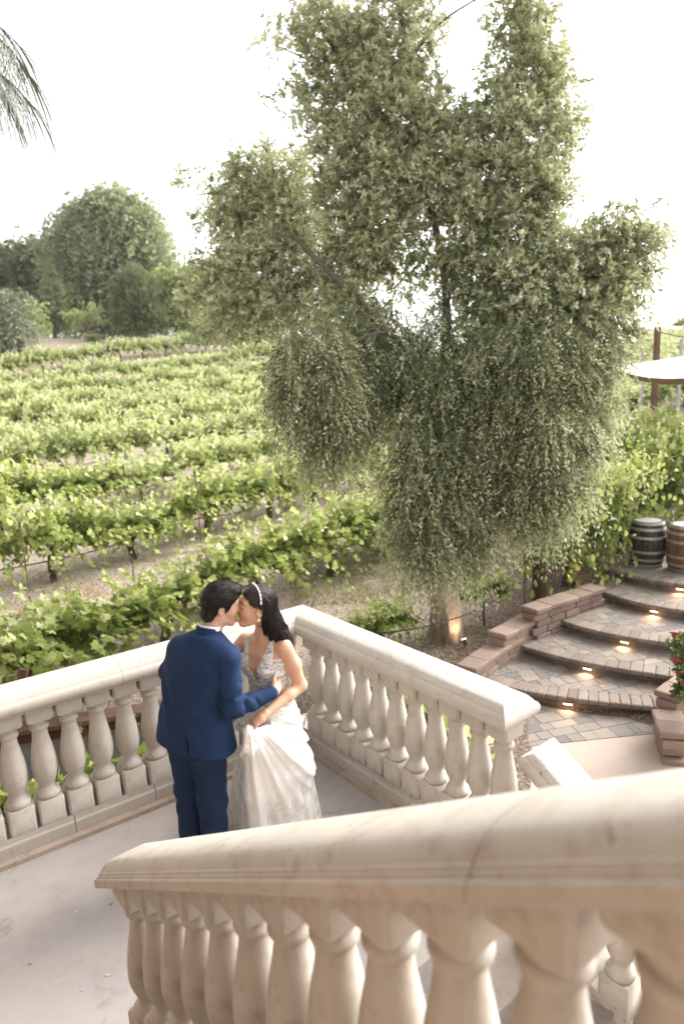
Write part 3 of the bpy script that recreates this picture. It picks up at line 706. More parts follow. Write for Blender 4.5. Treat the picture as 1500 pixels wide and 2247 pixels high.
# ---------------------------------------------------------------- the big tree on the right
zt = -.84; tb = np.array([1.36, 9.03, float(T(1.36, 9.03))])
def tp(px, py, d): return at(px, py, d)
tree = thing('olive_tree', 'tall grey-green olive tree with hanging branches and pale peeling trunk', 'tree', tb)
TB = tree.location
P = MB(); ec = lambda i, th: 1+.20*math.sin(2*th+.5+i*.15)+.13*math.sin(5*th+i*.4)+.06*math.sin(9*th-i)
limb(P, [(0, 0, -.3), (0, 0, .0), (.02, .02, .35), (-.03, .05, .8), (-.05, .12, 1.5), (0.0, .2, 2.3)], .26, .14, 18, ec)
P.build('trunk', M['treebark'], tree, True, 60)
def loc(p): return np.array(p)-tb
P = MB()
top = np.array([0.0, .2, 2.3])
stems = [([top, loc(tp(985, 640, 9.6)), loc(tp(960, 500, 9.7)), loc(tp(905, 330, 9.8)), loc(tp(890, 140, 9.9)), loc(tp(870, -60, 10))], .075, .02),
         ([top*np.array([1, 1, .6]), loc(tp(850, 705, 9.1)), loc(tp(770, 640, 9.3)), loc(tp(680, 560, 9.7)), loc(tp(600, 460, 10.8)), loc(tp(540, 400, 11))], .07, .02),
         ([top, loc(tp(1090, 600, 9.8)), loc(tp(1105, 330, 9.9)), loc(tp(1150, 120, 10)), loc(tp(1160, -60, 10.1))], .07, .02),
         ([top*np.array([1, 1, .8]), loc(tp(1120, 700, 9.3)), loc(tp(1240, 620, 9.2)), loc(tp(1330, 560, 9.2)), loc(tp(1420, 520, 9.3))], .06, .015),
         ([loc(tp(905, 330, 9.8)), loc(tp(790, 200, 9.9)), loc(tp(700, 60, 10)), loc(tp(660, -40, 10))], .05, .012),
         ([top*np.array([1, 1, .9]), loc(tp(880, 700, 9)), loc(tp(780, 740, 8.6)), loc(tp(700, 800, 8.4))], .06, .012),
         ([top, loc(tp(1130, 720, 9)), loc(tp(1200, 780, 8.7)), loc(tp(1240, 900, 8.6))], .06, .012),
         ([loc(tp(890, 140, 9.9)), loc(tp(970, 40, 9.9)), loc(tp(1060, -10, 9.9))], .025, .01),
         ([loc(tp(790, 200, 9.9)), loc(tp(680, 130, 9.9)), loc(tp(590, 95, 9.9))], .022, .006),
         ([loc(tp(600, 460, 10.8)), loc(tp(500, 420, 10.8)), loc(tp(410, 430, 10.8))], .022, .006)]
for pts, a, b in stems: limb(P, pts, a, b, 8)
P.build('branches', M['branch'], tree, True, 60)
BL = []
def bl(px, py, r, d, wgt=1.0, dr=None, tn_=.5, ry=None, dep=.8):
    k = d/1499.*.84; py = py-(16 if (dr or 0) > .9 else 0); BL.append((loc(tp(px, py, d)), (r*k, max(r*k*.8, dep*.5), (ry or r)*k), wgt*(r*(ry or r))/(70.*70), dr, tn_))
# top stems
for a in [(700, 40, 55, 10), (650, 100, 40, 10, .6), (600, 85, 26, 10, .4), (780, 60, 60, 10, .8), (740, 140, 60, 10), (690, 190, 45, 10, .8), (640, 225, 34, 10, .6), (850, 40, 60, 10), (930, 15, 50, 10, .7), (1010, 5, 30, 10, .4),
          (830, 150, 75, 10), (900, 130, 55, 9.9, .8), (930, 190, 45, 9.9, .6), (780, 240, 75, 10), (720, 310, 50, 10, .9), (860, 270, 80, 9.8), (960, 260, 65, 9.8), (1030, 290, 50, 9.8), (960, 330, 70, 9.7),
          (1160, 20, 60, 10), (1110, 40, 40, 10, .6), (1180, 110, 65, 10), (1120, 130, 45, 10, .6), (1150, 200, 75, 10), (1080, 190, 35, 9.9, .5), (1230, 180, 36, 10, .6), (1220, 270, 50, 10), (1150, 300, 80, 9.8), (1080, 300, 60, 9.8), (1230, 350, 38, 10, .7),
          (790, 340, 70, 9.9), (760, 420, 75, 9.9), (860, 380, 80, 9.7), (950, 420, 85, 9.6), (1050, 400, 85, 9.6), (1140, 400, 80, 9.7), (1210, 430, 45, 9.7),
          (850, 480, 70, 9.7), (780, 510, 80, 9.9), (1040, 500, 75, 9.6), (1130, 500, 75, 9.6), (1190, 540, 60, 9.5)]:
    bl(*a[:4], wgt=a[4] if len(a) > 4 else 1, dr=.1, tn_=.66)
# left lighter mass
for a in [(560, 390, 60, 10.8), (620, 380, 55, 10.8), (500, 440, 45, 10.8), (430, 410, 28, 10.8, .5), (600, 470, 90, 10.8), (530, 520, 65, 10.8), (670, 480, 60, 10.6), (470, 500, 26, 10.8, .4), (640, 570, 85, 10.6), (560, 600, 80, 10.6), (480, 620, 60, 10.7), (440, 660, 38, 10.7, .8),
          (520, 690, 62, 10.5), (600, 680, 75, 10.4), (690, 640, 75, 10.4), (760, 590, 70, 10.2), (480, 715, 32, 10.5)]:
    bl(*a[:4], wgt=a[4] if len(a) > 4 else 1, dr=.25, tn_=.78)
# middle
for a in [(830, 560, 55, 9.8, .7), (760, 680, 70, 9.6), (1040, 600, 60, 9.5, .9), (930, 560, 50, 9.7, .6), (880, 600, 45, 9.8, .5), (970, 640, 40, 9.6, .5), (1000, 570, 50, 9.6, .8), (1120, 610, 75, 9.3), (1200, 620, 75, 9.2), (1280, 560, 65, 9.2), (1350, 500, 50, 9.3), (1420, 500, 36, 9.3, .6), (1465, 500, 20, 9.3, .35),
          (1380, 560, 60, 9.2), (1440, 560, 26, 9.3, .4), (1310, 630, 75, 9.1), (1390, 630, 34, 9.1, .8), (1230, 700, 75, 8.9), (1330, 700, 60, 8.9), (1140, 690, 75, 9.0), (1060, 700, 60, 9.3, .8)]:
    bl(*a[:4], wgt=a[4] if len(a) > 4 else 1, dr=.4, tn_=.55)
# hanging curtains, base tone lowered to paint a shaded interior
for a in [(690, 770, 62, 8.5, 80), (640, 820, 50, 8.5, 90), (720, 860, 70, 8.4, 100), (650, 910, 45, 8.4, 80), (740, 960, 50, 8.4, 75), (700, 990, 30, 8.4, 45), (800, 760, 60, 9.2, 90), (820, 860, 60, 9.0, 100), (870, 760, 55, 9.4, 90), (900, 850, 60, 9.0, 110),
          (960, 760, 45, 9.2, 90), (970, 880, 60, 8.8, 110), (930, 980, 65, 8.5, 100), (900, 1080, 50, 8.3, 100), (980, 1060, 70, 8.4, 110), (930, 1150, 60, 8.2, 80), (940, 1205, 45, 8.2, 50), (1020, 1180, 50, 8.4, 70), (890, 1160, 30, 8.2, 60), (1030, 950, 60, 8.8, 120),
          (1060, 820, 70, 8.8, 110), (1100, 930, 70, 8.6, 120), (1150, 820, 75, 8.5, 110), (1230, 800, 75, 8.5, 100), (1310, 790, 50, 8.6, 80), (1180, 950, 65, 8.3, 110), (1260, 930, 60, 8.5, 100), (1310, 870, 32, 8.6, 60), (1100, 1060, 50, 8.5, 100), (1170, 1070, 55, 8.3, 90),
          (1230, 1040, 42, 8.4, 80), (1195, 1110, 38, 8.3, 50), (1130, 1090, 34, 8.4, 50), (1060, 1100, 36, 8.5, 60)]:
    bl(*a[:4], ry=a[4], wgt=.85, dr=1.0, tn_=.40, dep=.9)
BU = [b for b in BL if b[3] < .9]; BD = [b for b in BL if b[3] >= .9]
V, F, t = crown(BU, .072, .44, 56, .15, 21, sub=.25, sprig=(.10, .22), tslope=.5)  # sprig bases darkened: interior shade painted into the tone
V2, F2, t2 = crown(BD, .058, .36, 88, .3, 22, sub=.13, sprig=(.14, .30), tslope=.9)  # steeper tone slope paints the dark interior of the curtains
F = np.concatenate([F, F2+len(V)]); V = np.concatenate([V, V2]); t = np.concatenate([t, t2])
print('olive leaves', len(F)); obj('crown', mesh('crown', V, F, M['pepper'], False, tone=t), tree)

# ---------------------------------------------------------------- trees and shrubs on the hill
def hill_tree(name, cat, label, px, py_base, D_, parts, mat, leaf=.26, asp=.5, per=26, droop=.2, seed=1, trunk=True, sub=.9, sprig=(.5, 1.1), dens=1.0, shape=DIA, group=None, nl=9, bark='branch'):
    b = at(px, py_base, D_); base = np.array([b[0], b[1], float(T(b[0], b[1]))]); e = thing(name, label, cat, base, group)
    blobs = []
    for (bx, by, br, *rest) in parts:
        dd = D_+(rest[0] if rest else 0); k = D_/1499.*.84; ry = rest[1] if len(rest) > 1 else br; tn_ = rest[2] if len(rest) > 2 else .5
        blobs.append((at(bx, by, dd)-base, (br*k, br*k*.9, ry*k), (br*ry)/(40.*40), None, tn_))
    V, F, t = crown(blobs, leaf, asp, per, droop, seed, sub, sprig, nl, dens=dens, shape=shape)
    obj('crown', mesh('crown', V, F, M[mat], False, tone=t), e)
    if trunk:
        P = MB(); cpt = np.mean([q[0] for q in blobs], axis=0); h = cpt[2]; r0 = max(.06, h*.035)
        limb(P, [(0, 0, -.4), (0, 0, h*.2), (cpt[0]*.3, cpt[1]*.3, h*.5), tuple(cpt)], r0*1.3, r0*.5, 9)
        for q in blobs[::2][:7]: limb(P, [(0, 0, h*.35), tuple((np.array([0, 0, h*.5])+q[0])/2), tuple(q[0])], r0*.6, r0*.15, 6)
        P.build('trunk', M[bark], e)
    return e
HS = .88
hill_tree('round_tree', 'tree', 'large round-crowned tree standing on the hilltop at the left', 270, 735, 58,
    [(240, 482, 64), (295, 482, 50), (190, 500, 55), (320, 540, 38), (280, 550, 75), (210, 570, 75), (150, 540, 38), (335, 590, 26), (250, 640, 70), (180, 640, 55), (320, 630, 35), (240, 440, 30), (160, 600, 50), (300, 690, 30)], 'hill_leaf', .42, .42, 60, .25, 31, sub=1.3, sprig=(.8, 1.6))
hill_tree('dark_tree', 'tree', 'dark spreading tree left of the large round-crowned tree', 60, 740, 62,
    [(20, 600, 50), (70, 590, 45), (110, 560, 40), (95, 640, 45), (40, 660, 45), (-20, 640, 50), (120, 620, 30), (60, 550, 18), (10, 560, 20)], 'conifer', .4, .4, 60, .1, 32, sub=1.2, sprig=(.8, 1.5))
hill_tree('grey_olive_tree', 'tree', 'blurred grey-green olive tree at the left edge above the vineyard', -10, 775, 42, [(-10, 690, 42), (25, 720, 34), (20, 670, 26), (35, 750, 22), (-20, 740, 40)], 'greyleaf', .26, .3, 60, .3, 33)
hill_tree('conifer', 'conifer', 'narrow dark conifer left of the mound, second from the left edge', 120, 735, 52, [(118, 700, 24, 0, 38), (120, 650, 18, 0, 40), (108, 610, 9, 0, 26), (135, 705, 18, 0, 34)], 'conifer', .22, .3, 70, -.4, 34, sub=.5, sprig=(.4, .8))
hill_tree('yellow_shrub', 'shrub', 'yellow-green shrub in front of the narrow dark conifer', 75, 735, 50, [(72, 700, 18, 0, 26, .8), (85, 720, 18, 0, 18, .7), (75, 672, 10, 0, 14, .8)], 'hill_light', .22, .5, 60, .1, 35, sub=.5, sprig=(.3, .6))
hill_tree('small_tree', 'tree', 'small pale flowering tree on the bare mound', 195, 738, 50, [(165, 690, 15, 0, 12, .9), (195, 680, 18, 0, 13, .9), (180, 700, 16, 0, 9, .8), (215, 692, 10, 0, 9, .9)], 'hill_light', .22, .5, 40, .1, 36, sub=.4, sprig=(.3, .5))
hill_tree('conifer', 'conifer', 'broad rounded dark conifer right of the mound', 300, 742, 50, [(300, 690, 42, 0, 48), (275, 650, 26, 0, 40), (318, 645, 28, 0, 44), (296, 615, 22, 0, 26), (335, 700, 22, 0, 36), (262, 690, 14, 0, 34)], 'conifer', .24, .28, 90, -.7, 37, sub=.6, sprig=(.5, 1.0))
hill_tree('light_tree', 'tree', 'light green bushy tree right of the broad rounded conifer', 385, 742, 52, [(385, 640, 34), (360, 620, 22), (410, 620, 26), (385, 690, 40), (415, 690, 30), (360, 670, 22), (428, 650, 20)], 'hill_light', .28, .5, 60, .1, 38, sub=.8, sprig=(.4, .9))
hill_tree('hedge_tree', 'tree', 'bright green tree beyond the vineyard behind the olive crown', 470, 742, 58, [(450, 610, 30), (490, 595, 32), (520, 620, 34), (460, 660, 40), (520, 680, 40), (560, 640, 40), (600, 670, 40)], 'hill_light', .3, .5, 55, .1, 39, sub=.8, sprig=(.5, 1.0))
hill_tree('hill_bush', 'shrub', 'small dark green bush on the bare mound', 203, 752, 46, [(203, 744, 9, 0, 7, .5)], 'conifer', .14, .4, 500, -.2, 40, False, sub=.2, sprig=(.2, .4))
hill_tree('hill_bush', 'shrub', 'low reddish brown bush below the light green bushy tree', 440, 745, 50, [(440, 728, 20, 0, 10, .3), (470, 722, 16, 0, 12, .3)], 'conifer', .2, .4, 120, .1, 41, False, sub=.4, sprig=(.3, .5))
# pale building far behind the mound
e = thing('farm_building', 'white low building glimpsed behind the bare mound', 'building', (*at(200, 722, 75)[:2], float(T(*at(200, 722, 75)[:2]))-1))
z0 = at(200, 722, 75)[2]-e.location.z
M['white'] = m_simple('white_paint', (.75, .74, .72), .7, .05)
P = MB(); P.box((0, 0, z0*.5), (2.6, 2, z0*.5+.4)); P.build('wall', M['white'], e, False)
P = MB(); P.add([(-2.9, -2.3, z0+.4), (2.9, -2.3, z0+.4), (2.9, 2.3, z0+.4), (-2.9, 2.3, z0+.4), (-2.9, 0, z0+1.3), (2.9, 0, z0+1.3)], [(0, 1, 5, 4), (2, 3, 4, 5), (0, 4, 3), (1, 2, 5), (3, 2, 1, 0)]); P.build('roof', M['wood'], e, False)

# shrubs in the gap behind the left balustrade
def shrub(label, pts, leaf, mat, seed, per=16, name='shrub', sub=.12, shape=LOBE6, asp=.9, group=None, rad=.16, sprig=(.1, .22), base_z=-1.6, nl=7):
    pts = [np.array(p) for p in pts]; b = np.mean(pts, axis=0); b = np.array([b[0], b[1], base_z]); e = thing(name, label, 'shrub', b, group)
    V, F, t = crown([(p-b, (rad, rad, rad), 1, None, .55) for p in pts], leaf, asp, per, .1, seed, sub, sprig, nl, shape=shape)
    obj('foliage', mesh('foliage', V, F, M[mat], False, tone=t), e)
    P = MB()
    for p in pts: limb(P, [(0, 0, -.05), tuple(((p-b)*np.array([.4, .4, .5]))), tuple(p-b)], .012, .005, 5)
    P.build('stem', M['branch'], e); return e
for i, (a, b_) in enumerate([(.75, 1.25), (1.45, 1.95), (2.1, 2.6), (2.75, 3.3), (3.4, 3.9)]):
    pts = []
    for t_ in np.linspace(a, b_, 3):
        for z_ in (-.55, -.2): pts.append((*(C0+dL*t_-nL*(.42+.1*random.random())), z_+.1*random.random()))
    shrub('young leafy shrub seen between balusters behind the left balustrade, %s from the corner' % NUMW[i], pts, .085, 'vine', 60+i)
shrub('bright green shrub seen through the right balustrade near the corner', [(*(C0+dR*t_-nR*.5), z_) for t_ in (.45, .7, .95) for z_ in (-.25, 0, .18)], .09, 'vine', 70, rad=.18)
# palm with fronds hanging into the top left corner
pb = at(-420, 100, 8.2); pz = float(T(pb[0], pb[1]))
palm = thing('palm_tree', 'palm tree whose drooping fronds enter the top left corner', 'palm', (pb[0], pb[1], pz)); base = np.array([pb[0], pb[1], pz])
P = MB(); limb(P, [(0, 0, -.3), (0, 0, 3), (0, 0, pb[2]-pz)], .22, .16, 12); P.build('trunk', M['branch'], palm)
rp2 = np.random.default_rng(77)
def frond(tgt, mid, nleaf=46, ll=.75):
    o_ = np.array([0, 0, pb[2]-pz]); m_ = mid-base; t_ = tgt-base; u = np.linspace(0, 1, 22)[:, None]
    rc = (1-u)**2*o_+2*u*(1-u)*m_+u*u*t_; P = MB(); P.tube(rc, np.linspace(.02, .004, 22), 5, .2, cap=False)
    for k in range(nleaf):
        uu = .15+.85*(k/nleaf); p = np.array([np.interp(uu, u[:, 0], rc[:, j]) for j in range(3)]); tg = nrm(rc[min(21, int(uu*21)+1)]-rc[int(uu*20)])
        for sg in (-1, 1):
            s_ = nrm(np.cross(tg, [0, 0, 1]))*sg; L = ll*(.6+.4*math.sin(uu*PI))*rp2.uniform(.8, 1.15); d = nrm(s_*.35+tg*.45+rp2.normal(size=3)*.12+np.array([0, 0, -.2]))
            w0 = .0055; n_ = 7; q = [p]
            for i in range(1, n_): d = nrm(d+np.array([0, 0, -.30])); q.append(q[-1]+d*L/(n_-1))
            q = np.array(q); wd = w0*np.array([.5, 1, 1, .85, .6, .35, .05]); sv = nrm(np.cross(tg, nrm(q[-1]-q[0])))
            V = np.concatenate([q-sv*wd[:, None], q+sv*wd[:, None]]); P.add(V, [(i, i+1, n_+i+1, n_+i) for i in range(n_-1)], rp2.random())
    P.build('frond', M['palm'], palm, False)
frond(at(62, 170, 7.0), at(-50, -70, 7.4), 64, 1.15); frond(at(70, 235, 6.8), at(-50, 50, 7.4), 56, .95); frond(at(22, 250, 7.2), at(-60, 20, 7.6), 56, .95); frond(at(40, 100, 6.8), at(-80, -60, 7.6), 46, 1.0)
frond(at(-300, 330, 8.4), at(-330, 40, 8.4)); frond(at(-190, 360, 7.6), at(-200, 40, 7.6)); frond(at(-330, 0, 8.0), at(-260, -120, 8.0)); frond(at(-100, -160, 9.0), at(-140, -120, 8.8))

# fallen leaves on the paved steps and the landing
def scatter(n, pick, size, label, seed):
    r = np.random.default_rng(seed); C = []; D = []
    for _ in range(n):
        p = pick(r)
        if p is not None: C.append(p); D.append((r.normal(), r.normal(), .08*r.normal()))
    C = np.array(C); V, F, t = leaves(C, np.array(D), r.uniform(.5, 1.3, len(C))*size, .5, r.random(len(C)), r=r, roll=r.normal(0, .25, len(C)))
    tag(obj('fallen_leaves', mesh('fallen_leaves', V, F, M['litter'], False, tone=t)), label, kind='stuff')
def on_steps(r):
    k = int(r.integers(1, 6)); z, pts = SP[k]; A = resamp(pts, 12); i = r.random()**1.6*10.9; a = A[int(i)]; return (*(a+np.array([.63, .78])*(.08+.45*r.random())+r.normal(size=2)*.05), z+.006)
scatter(900, on_steps, .03, 'small dry leaves fallen on the paver steps', 12)
def on_land(r):
    t_, n_ = r.uniform(-3, 2), r.uniform(.1, 2.4); p = tn(t_, n_); return (*p, .006)
scatter(60, on_land, .022, 'few tiny dry leaves on the landing floor', 13)
# ================================================================ GARDEN WALLS, BARRELS, SHADE, LAMPS, ROSES
def onT(px, py, dz=0.0, z=-.6):
    for _ in range(12): Q = atz(px, py, z); z = float(T(Q[0], Q[1]))+dz
    return Q
def block_wall(label, path, tops, bots, wid=.24, cap_over=.02):
    """path: world xy list per level; caps one by one, body of split-face courses"""
    e = thing('block_wall', label, 'wall', (path[0][0][0], path[0][0][1], -1.0)); o3 = np.array([path[0][0][0], path[0][0][1], -1.0])
    body = MB(); r = np.random.default_rng(len(label))
    for pts, zt, zb in zip(path, tops, bots):
        L = np.linalg.norm(np.diff(np.array(pts), axis=0), axis=1).sum(); n = max(1, round(L/.30)); Q = resamp(pts, n+1) if len(pts) > 2 else np.array([np.array(pts[0])+(np.array(pts[1])-np.array(pts[0]))*i/n for i in range(n+1)])
        for i in range(n):
            a, b = Q[i], Q[i+1]; t = nrm(b-a); c = (a+b)/2; l = np.linalg.norm(b-a)
            cb = MB(); cb.box((0, 0, 0), (l/2+.006, wid/2+cap_over, .036), (*t, 0), bev=.013, tone=float(r.uniform(.35, .9)))
            o = cb.build('cap_block', M['block'], e, True, 35); o.location = (c[0]-o3[0], c[1]-o3[1], zt-.038+r.normal()*.003-o3[2]); o.rotation_euler = (r.normal()*.01, r.normal()*.01, r.normal()*.03)
            z = zt-.076; k = 0
            while z > zb:
                off = (k % 2)*.5
                for h_ in ((0, 1),):
                    body.box((c[0]-o3[0]+t[0]*l*(off*.5-.1)+r.normal()*.004, c[1]-o3[1]+t[1]*l*(off*.5-.1)+r.normal()*.004, z-.05-o3[2]), (l/2-.004, wid/2-.012, .047), (*t, 0), bev=.012, tone=float(r.uniform(.05, .75)))
                z -= .10; k += 1
    body.build('block_courses', M['block'], e, True, 35); return e
def W(px, py, z): return atz(px, py, z)[:2]
block_wall('stepped pinkish block wall curving up the left side of the paver steps',
    [[W(985, 1490, -.80), W(1040, 1478, -.80)],
     [W(1022, 1462, -.60), W(1052, 1432, -.60), W(1092, 1408, -.60), W(1130, 1394, -.60)][:4],
     [W(1090, 1388, -.44), W(1125, 1365, -.44), W(1172, 1347, -.44)],
     [W(1160, 1333, -.27), W(1215, 1313, -.27), W(1262, 1300, -.27), W(1310, 1284, -.27)]],
    [-.80, -.60, -.44, -.27], [-1.05, -1.05, -.95, -.72])
block_wall('low block wall at the right edge beside the lowest paver step',
    [[W(1480, 1600, -.62), W(1462, 1548, -.62)], [W(1462, 1535, -.60), W(1490, 1505, -.60), W(1540, 1480, -.60)]], [-.66, -.53], [-1.05, -.9])
# wine barrels
def barrel(px, py, D_, H, rm, label, cols, rot):
    b = at(px, py, D_); e = thing('wine_barrel', label, 'barrel', (b[0], b[1], -.245)); n = 26; r = np.random.default_rng(int(px))
    def rad(u): return rm*(.80+.20*(1-(2*u-1)**2))
    P = MB(); zz = np.linspace(0, H, 13)
    for k in range(n):
        a0, a1 = 2*PI*k/n+.012, 2*PI*(k+1)/n-.012; V = []
        for z in zz:
            ro_ = rad(z/H); 
            for a in (a0, a1): V += [(ro_*math.cos(a), ro_*math.sin(a), z), ((ro_-.03)*math.cos(a), (ro_-.03)*math.sin(a), z)]
        F = []
        for i in range(len(zz)-1): o = i*4; F += [(o, o+2, o+6, o+4), (o+3, o+1, o+5, o+7), (o+1, o, o+4, o+5), (o+2, o+3, o+7, o+6)]
        F += [(0, 1, 3, 2), (48, 50, 51, 49)]; P.add(V, F, float(r.random()))
    P.build('staves', m_tone('barrel_wood', cols, .6, .5, 30, .5), e, True, 30)
    P = MB(); P.lathe([(rad(.96)-.03, H-.14), (rad(.96)-.03, H-.12)], (0, 0, 0), 30); P.box((0, 0, H-.02), (rm*.74, .035, .010), (1, .25, 0), bev=.004); P.build('head', M['headw'], e, True, 30)
    for u in (.035, .16, .34, .66, .84, .965):
        z0, z1 = u*H-.020, u*H+.020; P = MB(); a, c = rad(max(z0, 0)/H)+.004, rad(min(z1/H, 1))+.004
        P.lathe([(a-.003, z0), (a, z0), (c, z1), (c-.003, z1)], (0, 0, 0), 36); 
        P.build('hoop', M['hoop'], e, True, 30)
    P = MB(); P.lathe([(.028, 0), (.026, .012)], (rm*math.cos(rot)-.002*math.cos(rot), rm*math.sin(rot), H*.52), 12, axis=(math.cos(rot), math.sin(rot), 0)); P.build('bung', M['darkwood'], e)
M['headw'] = m_simple('dark_barrel_head', (.03, .022, .017), .9, .2, 20)
M['hoop'] = m_simple('galvanised_hoop', (.36, .34, .31), .5, .35, 12, .2, Metallic=.6)
barrel(1416, 1258, 10.62, .70, .275, 'dark empty wine barrel with open top standing on the top paver step', [(0, (.012, .010, .008)), (.6, (.028, .022, .018)), (1, (.05, .04, .032))], -1.2)
barrel(1499, 1273, 10.25, .70, .275, 'brown oak wine barrel cut by the right edge of the frame', [(0, (.08, .036, .018)), (.6, (.14, .065, .03)), (1, (.20, .10, .05))], -1.75)
# canvas shade with brown edge band
e = thing('shade_sail', 'pale canvas shade with brown edge band over the right hand terrace', 'shade', at(1450, 800, 14)); c0 = at(1450, 800, 14)
bot = [at(*p) for p in ((1335, 806, 13.6), (1370, 820, 13.3), (1405, 829, 13.0), (1450, 833, 12.8), (1500, 832, 12.6), (1580, 822, 12.6), (1680, 790, 12.8))]
topc = [at(*p) for p in ((1337, 803, 13.7), (1370, 801, 14.6), (1405, 796, 15.4), (1450, 789, 16.0), (1500, 781, 16.4), (1580, 765, 16.8), (1680, 735, 17))]
B_, T_ = resamp(bot, 20), resamp(topc, 20); V = []; nU = 8
for i in range(20):
    for j in range(nU+1): u = j/nU; p = B_[i]*(1-u)+T_[i]*u; V.append(p-c0+np.array([0, 0, -.10*math.sin(u*PI)*min(1, i/6)]))
F = [(i*(nU+1)+j, (i+1)*(nU+1)+j, (i+1)*(nU+1)+j+1, i*(nU+1)+j+1) for i in range(19) for j in range(nU)]
n0 = len(V); V += [tuple(np.array(v)+np.array([0, 0, -.006])) for v in V]; F += [tuple(n0+k for k in f[::-1]) for f in F]
obj('canvas', mesh('canvas', V, F, m_simple('canvas', (.36, .335, .30), .8, .06, 8), True), e)
V = []; hh = [.02+.09*min(1, i/7) for i in range(20)]
for i in range(20):
    for dz in (0.004, -hh[i]): 
        for dy in (0, .03): V.append(B_[i]-c0+np.array([0, dy-.015+ (0.05 if dz < 0 else 0), dz]))
F = []
for i in range(19): o = i*4; F += [(o, o+4, o+6, o+2), (o+1, o+3, o+7, o+5), (o, o+1, o+5, o+4), (o+2, o+6, o+7, o+3)]
obj('edge_band', mesh('edge_band', V, F, m_simple('brown_band', (.20, .125, .08), .8, .15, 8), False), e)
# posts behind the shade
def post(px, pt, pbm, D_, r, mat, name, label, sq=True):
    a = at(px, pt, D_); b = at(px-2, pbm, D_); gz = float(T(b[0], b[1])); P = MB()
    P.box((0, 0, (a[2]-gz)/2), (r, r, (a[2]-gz)/2+.1), (1, .3, 0), bev=.01); P.box((0, 0, a[2]-gz+.11), (r*1.15, r*1.15, .015), (1, .3, 0))
    o = P.build(name, M[mat], None, False); o.location = (b[0], b[1], gz); tag(o, label, 'post'); return a
pa = post(1440, 728, 795, 19, .065, 'wood', 'timber_post', 'square brown timber post rising behind the canvas shade')
M['greywood'] = m_simple('grey_wood', (.42, .41, .39), .9, .2, 8)
post(1409, 748, 800, 24, .045, 'greywood', 'fence_post', 'thin grey post left of the square brown timber post')
post(1493, 752, 800, 24, .045, 'greywood', 'fence_post', 'thin grey post at the right edge above the canvas shade')
P = MB(); q = at(1620, 742, 20); P.tube([tuple(pa+np.array([0, 0, .0])), tuple((pa+q)/2+np.array([0, 0, -.15])), tuple(q)], .02, 6); tag(P.build('cable', M['metal']), 'sagging cable running right from the square brown post', 'cable')
# ------------- lamps
def emis(name, col, st):
    t = NT(name); x = t.n('ShaderNodeEmission', ins={'Color': (*col, 1), 'Strength': st}); return t.done(x.outputs[0])
M['lamp'] = emis('warm_lamp', (1, .62, .32), 14.0)
M['bronze'] = m_simple('bronze_housing', (.09, .065, .045), .5, .2, 30, Metallic=.5)
def light(name, loc, energy, parent, rad=.02, typ='POINT', spot=None, aim=None, col=(1, .66, .36)):
    l = bpy.data.lights.new(name, typ); l.energy = energy; l.color = col; l.shadow_soft_size = rad
    if spot: l.spot_size = spot; l.spot_blend = .8
    o = bpy.data.objects.new(name, l); COL.objects.link(o); o.parent = parent; o.location = loc
    if aim is not None: o.rotation_euler = Vector([-float(a) for a in aim]).to_track_quat('Z', 'Y').to_euler()
for k, (px, py, wh) in enumerate([(1246, 1524, 'lowest'), (1291, 1452, 'second'), (1376, 1390, 'third'), (1438, 1330, 'fourth'), (1487, 1288, 'topmost')]):
    z, pts = SP[k+1]; A = resamp(pts, 60); P_ = atz(px, py, z-.02)[:2]; i = int(np.argmin(np.linalg.norm(A-P_, axis=1))); t = nrm(A[min(i+1, 59)]-A[max(i-1, 0)]); nn = np.array([t[1], -t[0]]); nn = nn if nn[1] < 0 else -nn
    c = A[i]-nn*.004; e = thing('step_light', 'small warm step light under the %s paver step nosing' % wh, 'light', (*c, z-.082), 'step lights')
    P = MB(); P.box((nn[0]*.008, nn[1]*.008, .008), (.055, .012, .008), (*t, 0), bev=.002); P.build('housing', M['bronze'], e, True, 30)
    P = MB(); P.box((nn[0]*.012, nn[1]*.012, -.003), (.045, .009, .003), (*t, 0)); P.build('lamp', M['lamp'], e, False)
    light('step_lamp', (nn[0]*.03, nn[1]*.03, -.02), 1.7, e, .02, 'SPOT', R(150), (nn[0]*.75, nn[1]*.75, -.8))
for (px, py, lab, aim) in [(1020, 1420, 'small glowing ground spotlight right of the peeling tree trunk', None), (1256, 1287, 'small glowing ground spotlight behind the stepped block wall', (.2, 1.2, .8))]:
    Q = onT(px, py); e = thing('ground_spotlight', lab, 'light', Q, 'ground spotlights')
    d = np.array([tb[0]-Q[0], tb[1]-Q[1], .55]) if aim is None else np.array(aim); d = nrm(d)
    P = MB(); P.tube([(0, 0, -.1), (0, 0, .05)], .010, 8); P.tube([tuple(np.array([0, 0, .07])-d*.03), tuple(np.array([0, 0, .07])+d*.04)], .035, 14); P.build('housing', M['bronze'], e, True, 30)
    P = MB(); P.tube([tuple(np.array([0, 0, .07])+d*.0405), tuple(np.array([0, 0, .07])+d*.044)], .030, 14); P.build('lamp', M['lamp'], e)
    light('spot_lamp', tuple(np.array([0, 0, .075])+d*.06), 2.6 if aim is None else 1.6, e, .03, 'SPOT', R(100), d)
